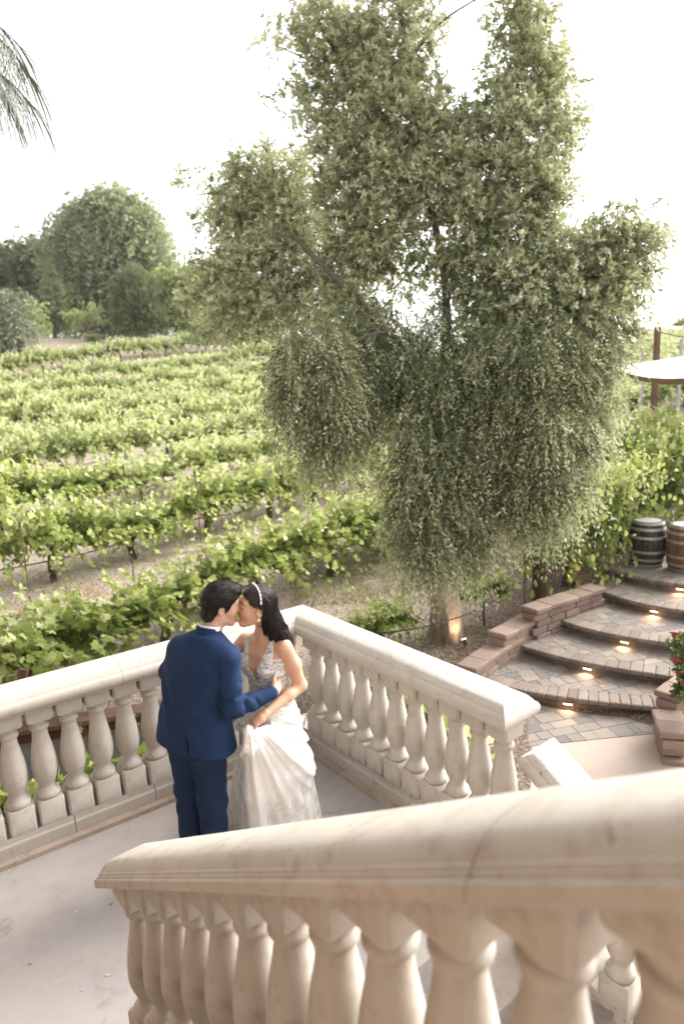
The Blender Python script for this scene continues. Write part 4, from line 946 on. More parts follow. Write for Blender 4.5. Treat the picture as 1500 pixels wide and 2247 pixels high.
# ------------- rose bush at the right edge
rb = W(1530, 1500, -.6); rbz = -.62
e = thing('rose_bush', 'rose bush with dark red blooms at the right edge above the low block wall', 'rose bush', (rb[0], rb[1], -1.0)); b0 = np.array([rb[0], rb[1], -1.0])
rosep = [at(1478, 1396, 6.6), at(1479, 1455, 6.5), at(1486, 1481, 6.6), at(1498, 1505, 6.5)]
foc = [at(1500, 1420, 6.75), at(1525, 1440, 6.8), at(1508, 1472, 6.75), at(1530, 1500, 6.8), at(1508, 1520, 6.7), at(1540, 1400, 6.8)]
V, F, t = crown([(p-b0, (.07, .08, .06), 1, None, .5) for p in foc], .045, .75, 9, .1, 91, .07, (.05, .11), 6, shape=LOBE6)
M['rose_leaf'] = m_leaf('rose_leaf', [(0, (.04, .07, .025)), (.6, (.09, .13, .045)), (1, (.17, .2, .08))], .25)
obj('foliage', mesh('foliage', V, F, M['rose_leaf'], False, tone=t), e)
P = MB()
for p in list(foc)+rosep: limb(P, [(0, 0, 0), tuple((p-b0)*np.array([.5, .5, .6])), tuple(p-b0)], .008, .003, 5)
P.build('stems', M['branch'], e)
M['rose'] = m_simple('rose_petal', (.30, .006, .018), .5, .35, 60)
for p in rosep:
    P = MB(); rr = [.044, .038, .026, .030][len([1 for q in rosep if q[0] < p[0]]) % 4]
    for ring, (n_, ra, tilt) in enumerate([(3, .35, .2), (5, .65, .5), (6, 1.0, .9)]):
        for k in range(n_):
            a = 2*PI*k/n_+ring; V = []
            for u in (0, .5, 1):
                for v in (-1, 0, 1):
                    rad_ = rr*ra*(u**.6)*(1+tilt*u*.3); an = a+v*.55*(.6+.4*u); V.append((rad_*math.cos(an), rad_*math.sin(an), rr*(1.1*u**.8-(.35*tilt*u*u))-abs(v)*.003))
            P.add(V, [(0, 1, 4, 3), (1, 2, 5, 4), (3, 4, 7, 6), (4, 5, 8, 7)])
    o = P.build('rose', M['rose'], e, True, 60); o.location = tuple(p-b0); o.rotation_euler = (-.5, .3, 0)
# ================================================================ THE COUPLE (implicit surfaces turned into meshes)
def surfnet(f, lo, hi, h):
    lo = np.array(lo, float); hi = np.array(hi, float); B = 8; nb = np.ceil((hi-lo)/h/B).astype(int); n = nb*B+1
    cg = np.stack(np.meshgrid(*[lo[k]+(np.arange(nb[k])+.5)*B*h for k in range(3)], indexing='ij'), -1)
    cv = f(cg.reshape(-1, 3)).reshape(nb); G = np.kron(cv, np.ones((B, B, B))); G = np.pad(G, ((0, 1),)*3, mode='edge').astype(np.float32)
    act = np.argwhere(np.abs(cv) < B*h*1.25)
    o = np.stack(np.meshgrid(*[np.arange(B+1)]*3, indexing='ij'), -1).reshape(-1, 3)
    I = (act[:, None, :]*B+o[None]).reshape(-1, 3); lin = np.unique(np.ravel_multi_index(I.T, n)); I = np.stack(np.unravel_index(lin, n), 1)
    val = np.empty(len(I), np.float32)
    for a in range(0, len(I), 400000): val[a:a+400000] = f(lo+I[a:a+400000]*h)
    G[I[:, 0], I[:, 1], I[:, 2]] = val
    s = G < 0; c = n-1; cnt = np.zeros(c, np.int8); acc = np.zeros((*c, 3), np.float32); k = np.zeros(c, np.float32)
    corners = [(i, j, l) for i in (0, 1) for j in (0, 1) for l in (0, 1)]
    for ax in range(3):
        for i, j in ((0, 0), (0, 1), (1, 0), (1, 1)):
            a = [0, 0, 0]; others = [q for q in range(3) if q != ax]; a[others[0]], a[others[1]] = i, j; b = list(a); b[ax] = 1
            ga = G[a[0]:a[0]+c[0], a[1]:a[1]+c[1], a[2]:a[2]+c[2]]; gb = G[b[0]:b[0]+c[0], b[1]:b[1]+c[1], b[2]:b[2]+c[2]]
            m = (ga < 0) != (gb < 0); t = np.where(m, ga/np.where(m, ga-gb, 1), 0); k += m
            for q in range(3): acc[..., q] += np.where(m, (t if q == ax else a[q]), 0)
    on = k > 0; idx = np.full(c, -1, np.int64); idx[on] = np.arange(on.sum()); cells = np.argwhere(on)
    V = lo+(cells+acc[on]/k[on][:, None])*h; F = []
    for ax in range(3):
        o1, o2 = [(1, 2), (2, 0), (0, 1)][ax]; sl = [slice(0, None)]*3; sl2 = [slice(0, None)]*3
        sl[ax] = slice(0, n[ax]-1); sl2[ax] = slice(1, n[ax]); d = s[tuple(sl)] != s[tuple(sl2)]; E = np.argwhere(d)
        E = E[(E[:, o1] > 0) & (E[:, o2] > 0) & (E[:, o1] < c[o1]) & (E[:, o2] < c[o2])]
        ins = s[E[:, 0], E[:, 1], E[:, 2]]; q = []
        for da, db in ((0, 0), (1, 0), (1, 1), (0, 1)):
            e_ = E.copy(); e_[:, o1] -= da; e_[:, o2] -= db; q.append(idx[e_[:, 0], e_[:, 1], e_[:, 2]])
        q = np.stack(q, 1); q = np.where(ins[:, None], q, q[:, ::-1]); F.append(q[(q >= 0).all(1)])
    return V, np.concatenate(F)
def smin(a, b, k):
    h = np.maximum(k-np.abs(a-b), 0)/k; return np.minimum(a, b)-h*h*k*.25
def smax(a, b, k): return -smin(-a, -b, k)
def cap(P, a, b, ra, rb):
    a = np.array(a, float); b = np.array(b, float); ba = b-a; h = np.clip(((P-a)@ba)/(ba@ba+1e-12), 0, 1); return np.linalg.norm(P-a-h[:, None]*ba, axis=1)-(ra+(rb-ra)*h)
def ell(X, c, r):
    q = (X-np.array(c))/np.array(r); k0 = np.linalg.norm(q, axis=1); k1 = np.linalg.norm(q/np.array(r), axis=1)+1e-9; return k0*(k0-1)/k1
def chain(P, pts, rs, k=.01):
    d = None
    for i in range(len(pts)-1):
        e_ = cap(P, pts[i], pts[i+1], rs[i], rs[i+1]); d = e_ if d is None else smin(d, e_, k)
    return d
def loft(P, tab, U, Vv, ex=2.3):
    tab = np.array(tab); z = P[:, 2]; g = lambda k: np.interp(z, tab[:, 0], tab[:, k]); cx, cy, a, b = g(1), g(2), g(3), g(4)
    x = (P[:, 0]-cx)*U[0]+(P[:, 1]-cy)*U[1]; y = (P[:, 0]-cx)*Vv[0]+(P[:, 1]-cy)*Vv[1]
    rr = ((np.abs(x)/a)**ex+(np.abs(y)/b)**ex)**(1/ex); d = (rr-1)*np.minimum(a, b)
    return d, x, y
def ridge(P, a, b, w_, amp): return amp*np.exp(-(cap(P, a, b, 0, 0)/w_)**2)
def frame(f, roll=0.0):
    f = nrm(f); s_ = nrm(np.cross([0, 0, 1], f)); u = np.cross(f, s_); c, sn = math.cos(roll), math.sin(roll)
    return f, c*s_+sn*u, -sn*s_+c*u
def headf(P, c, fr, fem=False):
    f, s_, u = fr; D = P-np.array(c); X = np.stack([D@f, D@s_, D@u], 1); A = X.copy(); A[:, 1] = np.abs(A[:, 1])
    k = .95 if fem else 1.0
    d = ell(X, (-.012, 0, .030), (.098*k, .076*k, .088)); d = smin(d, ell(X, (.030, 0, -.025), (.062, .056*k, .080)), .03)
    d = smin(d, cap(A, (-.005, .045*k, -.062), (.062, .018, -.100), .022, .018), .035)
    d = smin(d, cap(X, (.070, -.01, -.101), (.070, .01, -.101), .017, .017), .02)                 # chin
    d = smin(d, cap(A, (.060, .030, -.018), (.055, .038, -.030), .022, .02), .03)               # cheek
    d = smin(d, cap(A, (.080, .008, .030), (.072, .040, .032), .010, .010), .022)               # brow
    d = smax(d, -ell(A, (.098, .030, .008), (.016, .017, .010)), .014)                             # eye socket
    d = smin(d, ell(A, (.076, .030, .008), (.014, .014, .011)), .006)                              # closed lid
    d = smin(d, cap(X, (.086, 0, .018), (.108, 0, -.016), .006, .009), .014)                       # nose
    d = smin(d, cap(A, (.100, .0, -.021), (.096, .010, -.022), .009, .007), .008)
    d = smin(d, cap(A, (.090, 0, -.046), (.082, .018, -.048), .0075, .005), .006)                 # lips
    d = smin(d, cap(A, (.088, 0, -.057), (.081, .016, -.054), .0080, .005), .005)
    ear = ell(A, (-.008, .078*k, -.012), (.019, .008, .031)); ear = smax(ear, -ell(A, (-.003, .090*k, -.010), (.012, .010, .021)), .003)
    return smin(d, ear, .008), X
def mesh_sdf(name, f, lo, hi, h, mat, parent, base, mats=None, fmf=None):
    V, F = surfnet(f, lo, hi, h)
    fm = fmf(V[F].mean(1)) if fmf else None
    o = obj(name, mesh(name, V-np.array(base), F, mat, True, mats=mats, fm=fm), parent); return o
def hand(P, wrist, palm_dir, palm_n, curl, side, spread=.0, s=1.0, thumb_dir=None):
    """wrist point; palm_dir along fingers; palm_n out of the palm; curl list of bend angles per finger"""
    pd_ = nrm(palm_dir); pn = nrm(np.array(palm_n)-pd_*(np.dot(palm_n, pd_))); pw = np.cross(pd_, pn)*side; W_ = np.array(wrist, float)
    kn = W_+pd_*.085*s
    d = smin(cap(P, W_, W_+pd_*.03*s, .026*s, .026*s), cap(P, W_+pd_*.04*s-pw*.018*s, W_+pd_*.08*s-pw*.022*s, .017*s, .014*s), .03)
    d = smin(d, cap(P, W_+pd_*.04*s+pw*.018*s, W_+pd_*.08*s+pw*.022*s, .017*s, .014*s), .03); d = smin(d, cap(P, W_+pd_*.03*s, W_+pd_*.078*s, .018*s, .015*s), .02)
    L = [.040, .046, .043, .034]
    for i in range(4):
        b = kn+pw*(.030-.020*i)*s; a = curl[i]; q = b.copy(); dd = nrm(pd_+pw*(1.5-i)*spread); pts = [b-pd_*.012, b]
        for j, l in enumerate((L[i], L[i]*.65, L[i]*.5)):
            t = a*(j+.6); v = dd*math.cos(t)+pn*math.sin(t); q = q+v*l*s; pts.append(q.copy())
        d = smin(d, chain(P, pts, [.0095*s, .0092*s, .0085*s, .0080*s, .0068*s], .004), .006)
    tdv = nrm(pw*.75+pd_*.55+pn*.35) if thumb_dir is None else nrm(thumb_dir); b = W_+pd_*.022*s+pw*.020*s
    d = smin(d, chain(P, [b, b+tdv*.040*s, b+tdv*.040*s+nrm(tdv+pd_*.9+pn*.3)*.030*s, b+tdv*.04*s+nrm(tdv+pd_*.9+pn*.3)*.03*s+nrm(pd_+pn*.6)*.024*s], [.013*s, .011*s, .010*s, .0085*s], .006), .012)
    return d
def m_skin(name, col):
    t = NT(name); n = t.noise(30, 4); c = t.mix(n, [x*.92 for x in col], [min(1, x*1.06) for x in col])
    return t.done(t.bsdf(c, .48, t.bump(t.noise(250, 2), .08, .002), Subsurface_Weight=.12, Subsurface_Scale=.02, Subsurface_Radius=(1, .35, .2)))
def m_fabric(name, a, b, sc=900, rough=.85):
    t = NT(name); n = t.noise(7, 4); f = t.noise(260, 2, .8); c = t.mix(t.math('ADD', t.math('MULTIPLY', n, .5), t.math('MULTIPLY', f, .5)), a, b)
    return t.done(t.bsdf(c, rough, t.bump(f, .25, .001), Specular_IOR_Level=.25))
def m_hair(name, a, b, st=(1, 1, .12)):
    t = NT(name); mp = t.n('ShaderNodeMapping', ins={'Vector': t.coord(), 'Scale': st}); n = t.noise(160, 4, .6, mp.outputs[0], 1.5)
    c = t.mix(t.ramp(n, [(.35, 0), (.7, 1)]), a, b); return t.done(t.bsdf(c, .42, t.bump(n, .8, .006), Specular_IOR_Level=.35))
M['skin_m'] = m_skin('skin_groom', (.60, .36, .26)); M['skin_w'] = m_skin('skin_bride', (.60, .34, .22))
M['lips'] = m_simple('lips', (.42, .13, .11), .4, .08); M['lips_m'] = m_simple('lips_pale', (.46, .20, .16), .45, .08)
M['brow'] = m_simple('dark_brow', (.025, .016, .012), .6, .2, 200)
M['suit'] = m_fabric('blue_suit_cloth', (.0055, .0175, .054), (.012, .034, .092)); M['trousers'] = m_fabric('navy_trouser_cloth', (.005, .013, .040), (.010, .026, .070))
M['shirt'] = m_simple('white_shirt', (.74, .75, .78), .8, .04, 60); M['shoe'] = m_simple('brown_leather', (.16, .065, .03), .4, .25, 20)
M['hair_m'] = m_hair('short_dark_hair', (.004, .003, .003), (.022, .016, .013), (.35, 1, 1)); M['hair_w'] = m_hair('long_dark_hair', (.004, .003, .003), (.045, .026, .018), (1, 1, .10))
def m_lace(name, base, thread, scale, cover, alpha=None):
    t = NT(name); d = t.noise(scale*.35, 3, .5); v = t.n('ShaderNodeVectorMath', operation='ADD'); t.put(v, 0, t.coord()); t.put(v, 1, t.n('ShaderNodeVectorMath', operation='SCALE', ins={0: d.outputs['Color'], 'Scale': .06}).outputs[0])
    vo = t.n('ShaderNodeTexVoronoi', feature='DISTANCE_TO_EDGE', ins={'Scale': scale, 'Vector': v.outputs[0]}); wv = t.n('ShaderNodeTexWave', wave_type='RINGS', ins={'Scale': scale*.28, 'Distortion': 9.0, 'Detail': 2.0, 'Detail Scale': 1.5, 'Vector': v.outputs[0]})
    m1 = t.ramp(wv.outputs['Fac'], [(.55, 0), (.72, 1)]); m2 = t.ramp(vo.outputs['Distance'], [(.03, 1), (.08, 0)])
    mp = t.n('ShaderNodeMapping', ins={'Vector': t.coord(), 'Scale': (1, 1, .5)}); patch = t.ramp(t.noise(9, 3, .6, mp.outputs[0]), [(cover, 0), (cover+.06, 1)])
    m = t.math('MULTIPLY', t.math('MAXIMUM', m1, m2), patch); c = t.mix(m, base, thread)
    return t.done(t.bsdf(c, .7, t.bump(m, .55, .004), Sheen_Weight=.2))
M['lace'] = m_lace('lace_bodice', (.40, .345, .32), (.66, .63, .60), 34, .15)
M['skirt'] = m_lace('lace_skirt', (.84, .82, .79), (.90, .89, .87), 30, .50)
def m_tulle():
    t = NT('sheer_tulle'); n = t.noise(18, 4); p = t.bsdf((.80, .77, .73), .8); tr = t.n('ShaderNodeBsdfTransparent'); mx = t.n('ShaderNodeMixShader'); t.put(mx, 0, t.ramp(n, [(.3, .35), (.7, .7)]))
    t.t.links.new(tr.outputs[0], mx.inputs[1]); t.t.links.new(p, mx.inputs[2]); return t.done(mx.outputs[0])
M['tulle'] = m_tulle()

# ---------------------------------------------------------------- groom
gb = np.array([-.92, 3.64, .0]); groom = thing('person', 'man in a blue suit seen from behind, kissing the woman in white', 'person', gb)
U = np.array([.853, -.522]); Vv = np.array([.522, .853]); U3 = np.array([*U, 0]); V3 = np.array([*Vv, 0])
shL = np.array([-.950, 3.670, 1.362]); shR = np.array([-.655, 3.490, 1.362]); elR = np.array([-.642, 3.455, 1.085]); wrR = np.array([-.452, 3.585, 1.095])
elL = np.array([-1.065, 3.80, 1.16]); wrL = np.array([-.84, 3.96, 1.14]); mh = np.array([-.702, 3.688, 1.600]); mfr = frame((.94, .26, -.20), .10)
TABM = [(.78, -.90, 3.61, .262, .160), (.86, -.90, 3.61, .248, .158), (.97, -.893, 3.605, .228, .146), (1.08, -.882, 3.60, .203, .130), (1.20, -.862, 3.59, .213, .130), (1.32, -.828, 3.585, .222, .122), (1.38, -.81, 3.585, .205, .105), (1.43, -.795, 3.59, .14, .085), (1.48, -.785, 3.60, .08, .07)]
def jacket(P):
    d, x, y = loft(P, TABM, U, Vv, 2.4); z = P[:, 2]
    nb_ = np.array([-.785, 3.60, 1.435])
    d = smin(d, cap(P, nb_, shL, .045, .062), .05); d = smin(d, cap(P, nb_, shR, .045, .064), .05)
    d = smax(d, z-1.475, .02); d = smax(d, (.795-.05*x)-z+.02*np.cos(x*6), .012)
    d = smax(d, -(np.maximum(np.abs(x-.075+.06*(z-.9))-.0035-.03*np.clip(.93-z, 0, 1), np.maximum(z-.935, y))), .006)   # vent
    ar = chain(P, [shR, (shR+elR)/2+np.array([-.005, .0, 0]), elR], [.066, .062, .056], .03)
    ar = smin(ar, chain(P, [elR, (elR+wrR)/2+np.array([0, 0, -.006]), wrR+nrm(wrR-elR)*.005], [.055, .050, .041], .02), .035)
    al = chain(P, [shL, elL, wrL], [.062, .056, .042], .04)
    g = smin(smin(d, ar, .022), al, .03)
    # creases
    g = g-ridge(P, shR+np.array([-.06, -.05, -.02]), shR+np.array([-.075, -.04, -.16]), .012, .008)+ridge(P, shR+np.array([-.035, -.06, -.0]), shR+np.array([-.052, -.05, -.20]), .010, .009)
    for k, (dz, am) in enumerate(((.02, .009), (.05, -.008), (.085, .008), (.12, -.006))):
        c = elR+(shR-elR)*dz/.28; g = g-ridge(P, c+np.array([-.03, -.06, .0]), c+np.array([.055, -.02, .03]), .011, am*1.4)
    for k in range(4):
        c = elR+(wrR-elR)*(.12+.16*k); g = g-ridge(P, c+np.array([0, -.05, .045]), c+np.array([.03, -.04, -.04]), .011, (.011, -.010, .009, -.008)[k])
    g = g-.008*np.sin(z*38+x*26+np.sin(x*13)*1.2)*np.exp(-((z-.97)/.12)**2)*np.exp(-(x/.13)**4)*(y < .05)-.009*np.sin((z-x*1.3)*34)*np.exp(-((x-.10)/.09)**2)*np.exp(-((z-1.18)/.14)**2)
    g = g-.009*np.sin((z+x*1.6)*30)*np.exp(-((x+.12)/.08)**2)*np.exp(-((z-1.12)/.16)**2)
    g = g+.0022*np.exp(-((x-.0)/.003)**2)*(y < 0)*(z < 1.44)*(z > .93)+.0018*np.exp(-((x-.13+.25*np.abs(z-1.1))/.0035)**2)*(y < 0)*(z < 1.3)
    nk = cap(P, (-.780, 3.61, 1.40), (-.725, 3.66, 1.56), .060, .056)
    return smax(g, -nk, .006)
LO, HI = (-1.22, 3.22, .74), (-.36, 4.06, 1.52)
mesh_sdf('jacket', jacket, LO, HI, .0062, M['suit'], groom, gb)
def collar(P):
    a = np.array([-.782, 3.605, 1.43]); ax = nrm(np.array([.20, .22, .95])); D = P-a; h_ = D@ax; r_ = np.linalg.norm(D-h_[:, None]*ax, axis=1); rr = .071-.10*np.clip(h_, 0, .1)
    d = np.abs(r_-rr)-.006; return smax(d, np.abs(h_-.030-.012*((D@V3) < 0))-.026, .006)
def shirt(P):
    a = np.array([-.780, 3.608, 1.43]); ax = nrm(np.array([.20, .22, .95])); D = P-a; h_ = D@ax; r_ = np.linalg.norm(D-h_[:, None]*ax, axis=1); rr = .061-.06*np.clip(h_, 0, .1)
    return smax(np.abs(r_-rr)-.0035, np.abs(h_-.045)-.032, .004)
mesh_sdf('jacket_collar', collar, (-.90, 3.50, 1.38), (-.66, 3.72, 1.53), .004, M['suit'], groom, gb)
mesh_sdf('shirt_collar', shirt, (-.90, 3.50, 1.38), (-.66, 3.72, 1.54), .0035, M['shirt'], groom, gb)
hpR, knR, anR = np.array([-.825, 3.575, .84]), np.array([-.835, 3.595, .46]), np.array([-.845, 3.625, .05])
hpL, knL, anL = np.array([-.975, 3.655, .84]), np.array([-.985, 3.675, .46]), np.array([-1.0, 3.685, .05])
def trousers(P):
    d, x, y = loft(P, [(.70, -.90, 3.615, .20, .12), (.82, -.90, 3.61, .20, .135), (.98, -.893, 3.605, .18, .12)], U, Vv, 2.2); d = smax(d, np.abs(P[:, 2]-.87)-.11, .03)
    z = P[:, 2]
    r = chain(P, [hpR, knR, anR], [.108, .086, .076], .03); l = chain(P, [hpL, knL, anL], [.105, .080, .074], .03)
    g = smin(smin(d, r, .04), smin(d, l, .04), .012); g = smax(g, .045-z, .006)
    g = g-.006*np.sin(z*46+x*20+1.5*np.sin(x*30))*np.exp(-((z-.42)/.13)**2)-.005*np.sin(z*40-x*35)*np.exp(-((z-.72)/.08)**2)-.005*np.sin(z*50+x*12)*np.exp(-((z-.12)/.07)**2)
    return g-.0015*np.exp(-(((P-knR)@U3)/.006)**2)*((P-knR)@V3 < 0)*(z < .7)
mesh_sdf('trousers', trousers, (-1.2, 3.40, .02), (-.62, 3.86, 1.02), .0068, M['trousers'], groom, gb)
def shoes(P):
    d = None
    for a in (anR, anL):
        q = np.array([a[0], a[1], .045]); e_ = smin(cap(P, q-V3*.05, q+V3*.02, .038, .036), cap(P, q+V3*.03+np.array([0, 0, -.008]), q+V3*.17+np.array([0, 0, -.012]), .040, .030), .03); e_ = smax(e_, .004-P[:, 2], .004); d = e_ if d is None else np.minimum(d, e_)
    return d
mesh_sdf('shoes', shoes, (-1.15, 3.50, 0), (-.6, 3.95, .10), .006, M['shoe'], groom, gb)
fdir = nrm(wrR-elR)
def gskin(P):
    d, X = headf(P, mh, mfr); z = P[:, 2]
    d = smin(d, cap(P, (-.785, 3.60, 1.36), mh-mfr[0]*.025-mfr[2]*.06, .058, .052), .035)
    b, x, y = loft(P, [(r[0], r[1], r[2], r[3]*.86, r[4]*.84) for r in TABM], U, Vv, 2.2); b = smax(b, np.maximum(z-1.40, .80-z), .03); d = smin(d, b, .04)
    d = smin(d, chain(P, [shR, elR, wrR, wrR+fdir*.02], [.045, .036, .028, .026], .02), .02); d = smin(d, chain(P, [shL, elL, wrL, wrL+np.array([.03, .0, 0])], [.045, .036, .028, .026], .02), .02)
    d = smin(d, chain(P, [hpR, knR, anR-np.array([0, 0, 0])], [.085, .055, .04], .02), .03); d = smin(d, chain(P, [hpL, knL, anL], [.085, .055, .04], .02), .03)
    hd = hand(P, wrR+fdir*.012, (.42, .84, .16), (-.85, .42, -.05), [.16, .18, .20, .24], 1, .06, 1.0, thumb_dir=(.15, .35, .9)); d = smin(d, hd, .012)
    hl = hand(P, wrL, (.9, -.1, .1), (.2, -.9, 0), [.25]*4, -1); return smin(d, hl, .012)
def gfm(c):
    D = c-mh; X = np.stack([D@mfr[0], D@mfr[1], D@mfr[2]], 1); a = np.abs(X[:, 1]); m = np.zeros(len(c), int)
    m[(X[:, 0] > .078) & (a < .021) & (X[:, 2] < -.042) & (X[:, 2] > -.062)] = 1
    m[(X[:, 0] > .06) & (a > .012) & (a < .046) & (np.abs(X[:, 2]-.031+.006*(a > .035)) < .0042)] = 2; return m
mesh_sdf('body', gskin, (-1.16, 3.34, .02), (-.30, 4.04, 1.76), .0052, None, groom, gb, [M['skin_m'], M['lips_m'], M['brow']], gfm)
def ghair(P):
    f, s_, u = mfr; D = P-mh; X = np.stack([D@f, D@s_, D@u], 1); A = np.abs(X*np.array([1, 1, 1])); A[:, 0] = X[:, 0]; A[:, 2] = X[:, 2]
    top = np.clip((X[:, 2]-.03)/.08, 0, 1); d = ell(X, (-.014, 0, .036), (.107, .084, .098))-.006*top*np.clip(X[:, 0]/.1+.6, 0, 1)
    d = smin(d, ell(X, (.050, 0, .098), (.050, .058, .028)), .02); d = smin(d, cap(X, (-.060, -.02, -.06), (-.060, .02, -.06), .048, .048), .03)
    cut = np.interp(X[:, 0], [-.12, -.06, -.03, -.008, .004, .012, .030, .05, .075, .1], [-.125, -.118, -.09, -.01, .012, -.030, -.020, .034, .060, .070])
    d = smax(d, (cut-X[:, 2])*.8, .008)
    return d-.0012*np.sin(X[:, 1]*420+np.sin(X[:, 0]*60)*3+X[:, 0]*90)*top
mesh_sdf('hair', ghair, mh-.16, mh+.16, .0036, M['hair_m'], groom, gb)
P = MB(); P.tube([tuple(wrR+fdir*.006), tuple(wrR+fdir*.016)], .0345, 20); P.build('shirt_cuff', M['shirt'], groom).location = tuple(-gb)

# ---------------------------------------------------------------- bride
bb = np.array([-.50, 3.88, .0]); bride = thing('person', 'dark-haired woman in a white lace wedding dress, kissing the man in the blue suit', 'person', bb)
Uw = np.array([.80, -.60]); Vw = np.array([-.60, -.80]); Uw3 = np.array([*Uw, 0]); Vw3 = np.array([*Vw, 0])
wh = np.array([-.520, 3.738, 1.564]); wfr = frame((-.93, -.33, .13), -.10)
wL, wR = np.array([-.368, 3.715, 1.315]), np.array([-.615, 3.885, 1.305]); weL = np.array([-.292, 3.755, 1.055]); wwL = np.array([-.483, 3.553, .988]); weR = np.array([-.77, 3.86, 1.15]); wwR = np.array([-.80, 3.74, 1.25])
TABW = [(.80, -.475, 3.80, .175, .130), (.90, -.475, 3.795, .170, .122), (.98, -.478, 3.785, .140, .100), (1.05, -.482, 3.782, .120, .088), (1.12, -.486, 3.785, .128, .090), (1.20, -.488, 3.79, .140, .095), (1.27, -.490, 3.795, .142, .085), (1.32, -.490, 3.80, .130, .065), (1.36, -.490, 3.80, .07, .05), (1.42, -.49, 3.80, .05, .045)]
def wtorso(P, g=0.0):
    d, x, y = loft(P, TABW, Uw, Vw, 2.1); z = P[:, 2]
    c = np.array([-.488, 3.79, 0])
    for sgn in (-1, 1):
        q = c+Uw3*.062*sgn+Vw3*.062+np.array([0, 0, 1.185]); d = smin(d, cap(P, q, q+np.array([0, 0, .045])-Vw3*.02, .054, .040), .035)
    d = smin(d, cap(P, (-.49, 3.80, 1.335), wL-np.array([.012, -.008, 0]), .034, .040), .035); d = smin(d, cap(P, (-.49, 3.80, 1.335), wR+np.array([.012, -.008, 0]), .034, .040), .035)
    return smax(d, np.maximum(z-1.40, .80-z), .03)-g, x, y
fw = nrm(wwL-weL)
def warm(P):
    d = chain(P, [wL, wL+(weL-wL)*.45+np.array([.006, 0, 0]), weL], [.047, .045, .036], .03); d = smin(d, chain(P, [weL, weL+(wwL-weL)*.35, wwL], [.037, .036, .0235], .02), .025)
    return d
def wskin(P):
    d, X = headf(P, wh, wfr, True)
    d = smin(d, chain(P, [(-.492, 3.80, 1.30), (-.488, 3.785, 1.42), tuple(wh-wfr[0]*.028-wfr[2]*.055)], [.052, .042, .046], .02), .03)
    t, x, y = wtorso(P); d = smin(d, t, .03)
    d = smin(d, warm(P), .02); d = smin(d, chain(P, [wR, weR, wwR], [.042, .034, .024], .02), .02)
    hd = hand(P, wwL, (-.70, -.42, -.35), (.20, .35, -.75), [.62, .68, .74, .78], -1, .04, .92, thumb_dir=(-.8, -.05, -.55)); d = smin(d, hd, .012)
    hr = hand(P, wwR, (-.3, -.8, .5), (-.8, .2, 0), [.3]*4, 1, .05, .9); return smin(d, hr, .012)
def wfm(c):
    D = c-wh; X = np.stack([D@wfr[0], D@wfr[1], D@wfr[2]], 1); a = np.abs(X[:, 1]); m = np.zeros(len(c), int)
    m[(X[:, 0] > .076) & (a < .020) & (X[:, 2] < -.040) & (X[:, 2] > -.063)] = 1
    m[(X[:, 0] > .05) & (a > .012) & (a < .048) & (np.abs(X[:, 2]-.030-.05*np.clip(a-.012, 0, .018)+.25*np.clip(a-.034, 0, 1)) < .0032)] = 2
    m[(X[:, 0] > .05) & (a > .016) & (a < .045) & (np.abs(X[:, 2]+.001-.10*np.clip(a-.030, 0, .02)) < .0026)] = 2; return m
mesh_sdf('body', wskin, (-.90, 3.45, .78), (-.22, 3.99, 1.72), .0042, None, bride, bb, [M['skin_w'], M['lips'], M['brow']], wfm)
def bodice(P):
    d, x, y = wtorso(P, .006); z = P[:, 2]; a = np.abs(x); nz_ = .002*np.sin(x*150+z*40)*np.sin(z*140+y*60)
    neck = np.where(y > -.01, 1.115+3.1*np.maximum(a-.008, 0), 1.17+2.2*a); d = smax(d-nz_, (z-neck)*.38, .004)
    arm = np.where(a > .112, (z-1.255), -1.0); d = smax(d, np.minimum(arm, 1.), .006)
    strap = np.where((a > .078) & (a < .103), -1, 0); return smax(smax(d, .96-z, .01), z-1.375, .005)
mesh_sdf('lace_bodice', bodice, (-.70, 3.62, .94), (-.28, 3.98, 1.40), .0042, M['lace'], bride, bb)
hand_p = np.array([-.572, 3.492, .918])
SK = [(.02, -.54, 3.945, .315, .24), (.10, -.535, 3.94, .300, .23), (.22, -.52, 3.93, .262, .215), (.34, -.505, 3.905, .240, .20), (.45, -.487, 3.875, .250, .195), (.54, -.470, 3.85, .262, .185), (.64, -.470, 3.825, .215, .165), (.76, -.472, 3.805, .190, .148), (.88, -.474, 3.797, .180, .133), (.97, -.478, 3.787, .150, .108), (1.03, -.48, 3.784, .130, .096)]
cam2 = nrm(np.array([.97, .23, 0]))
def folds(P, k=24., amp=1.0):
    D = P-hand_p; xx = D@cam2; dr = np.clip(.10-D[:, 2], .05, 2); ph = np.arctan2(xx, dr)
    return amp*(np.sin(ph*k+1.2*np.sin(ph*7)+.6)*.6+.4*np.sin(ph*k*2.3+D[:, 2]*3))*np.clip(dr*.032, .003, .019)
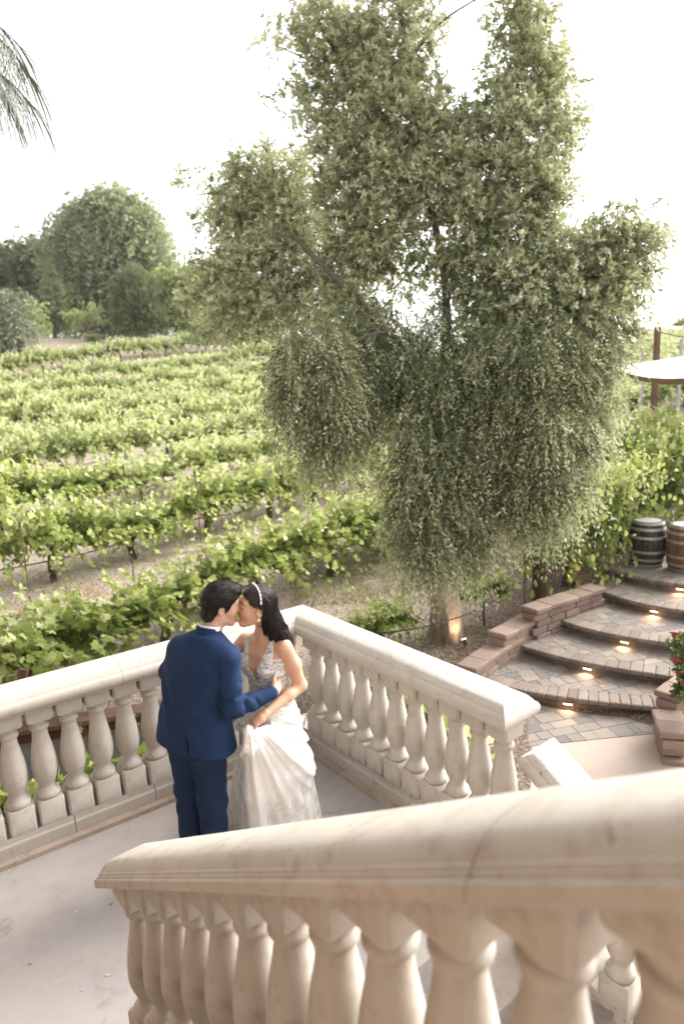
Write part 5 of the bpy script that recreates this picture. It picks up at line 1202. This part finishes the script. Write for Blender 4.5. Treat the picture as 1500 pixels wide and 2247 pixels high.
def skirt(P):
    d, x, y = loft(P, SK, Uw, Vw, 2.1); z = P[:, 2]
    ang = np.arctan2(y, x); d = d-.012*np.sin(ang*9+2*np.sin(z*4))*np.clip(.95-z, 0, 1)
    dr = chain(P, [hand_p+np.array([-.004, -.004, .012]), hand_p+np.array([.0, .02, -.10]), (-.570, 3.64, .72), (-.575, 3.715, .42), (-.575, 3.76, .16)], [.015, .036, .072, .098, .100], .05)
    sw = chain(P, [hand_p, (-.47, 3.60, .84), (-.38, 3.66, .70), (-.31, 3.74, .57)], [.014, .040, .062, .060], .05)
    sw2 = chain(P, [hand_p, (-.50, 3.62, .74), (-.42, 3.70, .52), (-.36, 3.78, .30)], [.012, .045, .075, .08], .05)
    g = smin(smin(smin(d, dr, .05), sw, .04), sw2, .06); g = g-folds(P)
    hem = .085+.05*np.sin(x*16+1)+.03*np.sin(x*41)-.05*(x > .12)
    return smax(smax(g, hem-z, .008), z-1.02, .01)
mesh_sdf('skirt', skirt, (-.92, 3.40, .01), (-.14, 4.24, 1.06), .0068, M['skirt'], bride, bb)
# sheer outer tulle: a thin wavy cone
V = []; nU, nV_ = 120, 14
for j in range(nV_):
    u = j/(nV_-1); z = .50*(1-u)+.006; cx, cy = -.50-.05*u, 3.885+.07*u; a = .245+.11*u; b = .21+.06*u
    for i in range(nU):
        th = 2*PI*i/nU; rr = 1+.045*u*math.sin(th*11+1)+.03*u*math.sin(th*23+u*2); p = np.array([cx, cy])+Uw*(a*rr*math.cos(th))+Vw*(b*rr*math.sin(th)); V.append((p[0]-bb[0], p[1]-bb[1], z))
F = [(j*nU+i, j*nU+(i+1) % nU, (j+1)*nU+(i+1) % nU, (j+1)*nU+i) for j in range(nV_-1) for i in range(nU)]
obj('tulle_layer', mesh('tulle_layer', V, F, M['tulle'], True), bride)
def whair(P):
    f, s_, u = wfr; D = P-wh; X = np.stack([D@f, D@s_, D@u], 1); A = X.copy(); A[:, 1] = np.abs(A[:, 1])
    d = ell(X, (-.018, 0, .034), (.104, .082, .094))
    cut = np.interp(X[:, 0], [-.06, -.03, -.018, .0, .02, .045, .065, .1], [-.15, -.10, -.02, .022, .024, .034, .062, .085]); d = smax(d, (cut-X[:, 2])*.8, .008)
    bk = wh-wfr[0]*.055-wfr[2]*.01
    fall = chain(P, [bk, bk+np.array([.030, .010, -.09]), bk+np.array([.062, .022, -.17]), bk+np.array([.090, .032, -.235]), bk+np.array([.125, .045, -.30])], [.062, .056, .052, .040, .022], .04)
    f2 = chain(P, [bk+np.array([.01, -.035, -.03]), bk+np.array([.050, -.020, -.12]), bk+np.array([.095, -.01, -.20]), bk+np.array([.115, 0, -.27]), bk+np.array([.145, .0, -.315])], [.034, .036, .032, .022, .010], .03)
    f3 = chain(P, [bk+np.array([.02, .05, -.04]), bk+np.array([.045, .06, -.15]), bk+np.array([.06, .07, -.26])], [.035, .04, .02], .03)
    low = smin(smin(fall, f2, .02), f3, .02); z = P[:, 2]
    low = low-.0065*np.sin((P[:, 0]*150-P[:, 1]*90)+np.sin(z*42)*1.6)*np.clip((1.58-z)*6, 0, 1)
    return smin(d, low, .03)-.0012*np.sin(X[:, 1]*300+X[:, 0]*50)
mesh_sdf('hair', whair, (-.62, 3.60, 1.20), (-.22, 3.92, 1.72), .004, M['hair_w'], bride, bb)
# headband of small pearls, earring, necklace
M['pearl'] = m_simple('pearl_beads', (.85, .84, .82), .2, .05, 50); M['gold'] = m_simple('gold', (.75, .48, .22), .25, .05, 50, Metallic=1.0)
def hp(X, Y, Z): return wh+wfr[0]*X+wfr[1]*Y+wfr[2]*Z
sgn = 1 if (wfr[1]@np.array([0, -1, 0])) > 0 else -1
ico = [(0, -1)]
P = MB()
for k in range(26):
    th = R(-25+4.4*k); c = hp(.018-.028*max(0, math.sin(th)), sgn*.0845*math.sin(th), .036+.097*math.cos(th)); r_ = .0042+.0018*(k % 3 == 0)
    P.lathe([(r_*math.sin(a), -r_*math.cos(a)) for a in np.linspace(.15, PI-.15, 6)], c-bb, 8)
P.build('pearl_headband', M['pearl'], bride)
P = MB()
for dz, r_ in ((-.046, .004), (-.056, .0068)): P.lathe([(r_*math.sin(a), -r_*math.cos(a)) for a in np.linspace(.15, PI-.15, 7)], hp(-.004, sgn*.082, dz)-bb, 10)
P.build('earring', M['pearl'], bride)
P = MB(); pts = []
for k in range(13):
    a = R(-80+160*k/12); pts.append(np.array([-.49, 3.80, 1.368])+Uw3*.056*math.sin(a)+Vw3*(.052*math.cos(a))+np.array([0, 0, -.035*math.cos(a)])-bb)
P.tube(pts, .0012, 5); P.build('necklace', M['gold'], bride)
# loose bundle of cloth in her fist is part of the skirt; veil-free

# fine strands over both heads (thin ribbons following the hair)
def strands(name, roots, paths, wd, mat, parent, base):
    V = []; F = []; n0 = 0
    for p in paths:
        p = np.array(p); t = nrm(np.gradient(p, axis=0)); sv = nrm(np.cross(t, rng.normal(size=3))); w_ = wd*np.linspace(1, .25, len(p))[:, None]
        V.append(np.concatenate([p-sv*w_, p+sv*w_])); m = len(p); F += [(n0+i, n0+i+1, n0+m+i+1, n0+m+i) for i in range(m-1)]; n0 += 2*m
    return obj(name, mesh(name, np.concatenate(V)-base, np.array(F), mat, False), parent)
def grad(f, P, e=.003):
    return nrm(np.stack([f(P+np.eye(3)[k]*e)-f(P-np.eye(3)[k]*e) for k in range(3)], 1))
def grow(f, c, n, flow, L, steps, lift, seed, rad=.14, sel=None):
    r = np.random.default_rng(seed); P = c+r.normal(size=(n*3, 3))*rad*.6
    for _ in range(8): P = P-grad(f, P)*f(P)[:, None]*.9
    ok = np.abs(f(P)) < .002
    if sel is not None: ok &= sel(P)
    P = P[ok][:n]; out = [P+grad(f, P)*.001]; d = nrm(flow(P, r)); L = L*r.uniform(.6, 1.2, len(P)); noise = r.normal(size=P.shape)*.35
    for k in range(steps):
        q = out[-1]; g = grad(f, q); v = nrm(flow(q, r)+noise); v = nrm(v-g*(v*g).sum(1)[:, None]+g*lift*(k/steps)); q = q+v*(L/steps)[:, None]; fq = f(q); q = q-g*np.minimum(fq-.0012-lift*.006*(k/steps), 0)[:, None]; q = q-g*(np.maximum(fq-.006, 0))[:, None]; out.append(q)
    return np.stack(out, 1)
def flow_m(P, r):
    X = (P-mh)@np.stack(mfr).T; top = np.clip((X[:, 2]-.04)/.05, 0, 1)[:, None]
    return top*(mfr[0]*1.0+mfr[2]*.5)+(1-top)*(-mfr[2]*1.0+mfr[0]*.1)
pm = grow(ghair, mh+mfr[2]*.03, 2600, flow_m, .028, 4, .45, 3, .13)
strands('hair_strands', None, list(pm), .0009, M['hair_m'], groom, gb)
def flow_w(P, r):
    X = (P-wh)@np.stack(wfr).T; top = np.clip((X[:, 2]-.03)/.06, 0, 1)[:, None]; sd_ = np.sign(X[:, 1:2])
    return top*(-wfr[0]*.8+wfr[1]*sd_*.5-wfr[2]*.2)+(1-top)*(np.array([.30, .08, -1.0])+.25*np.sin(P[:, 2:3]*42)*Uw3)
pw_ = grow(whair, wh+np.array([.06, .02, -.10]), 2600, flow_w, .11, 7, .12, 4, .17)
strands('hair_strands', None, list(pw_), .0008, M['hair_w'], bride, bb)
# ================================================================ AIR
t = NT('air'); pv = t.n('ShaderNodeVolumePrincipled', ins={'Color': (.97, .97, .95, 1), 'Density': .0004, 'Anisotropy': .3}); t.t.links.new(pv.outputs[0], t.out.inputs['Volume'])
P = MB(); P.box((0, 45, 6.5), (120, 75, 12)); o = P.build('haze', t.m, None, False); tag(o, 'thin pale evening haze over the vineyard', kind='stuff')
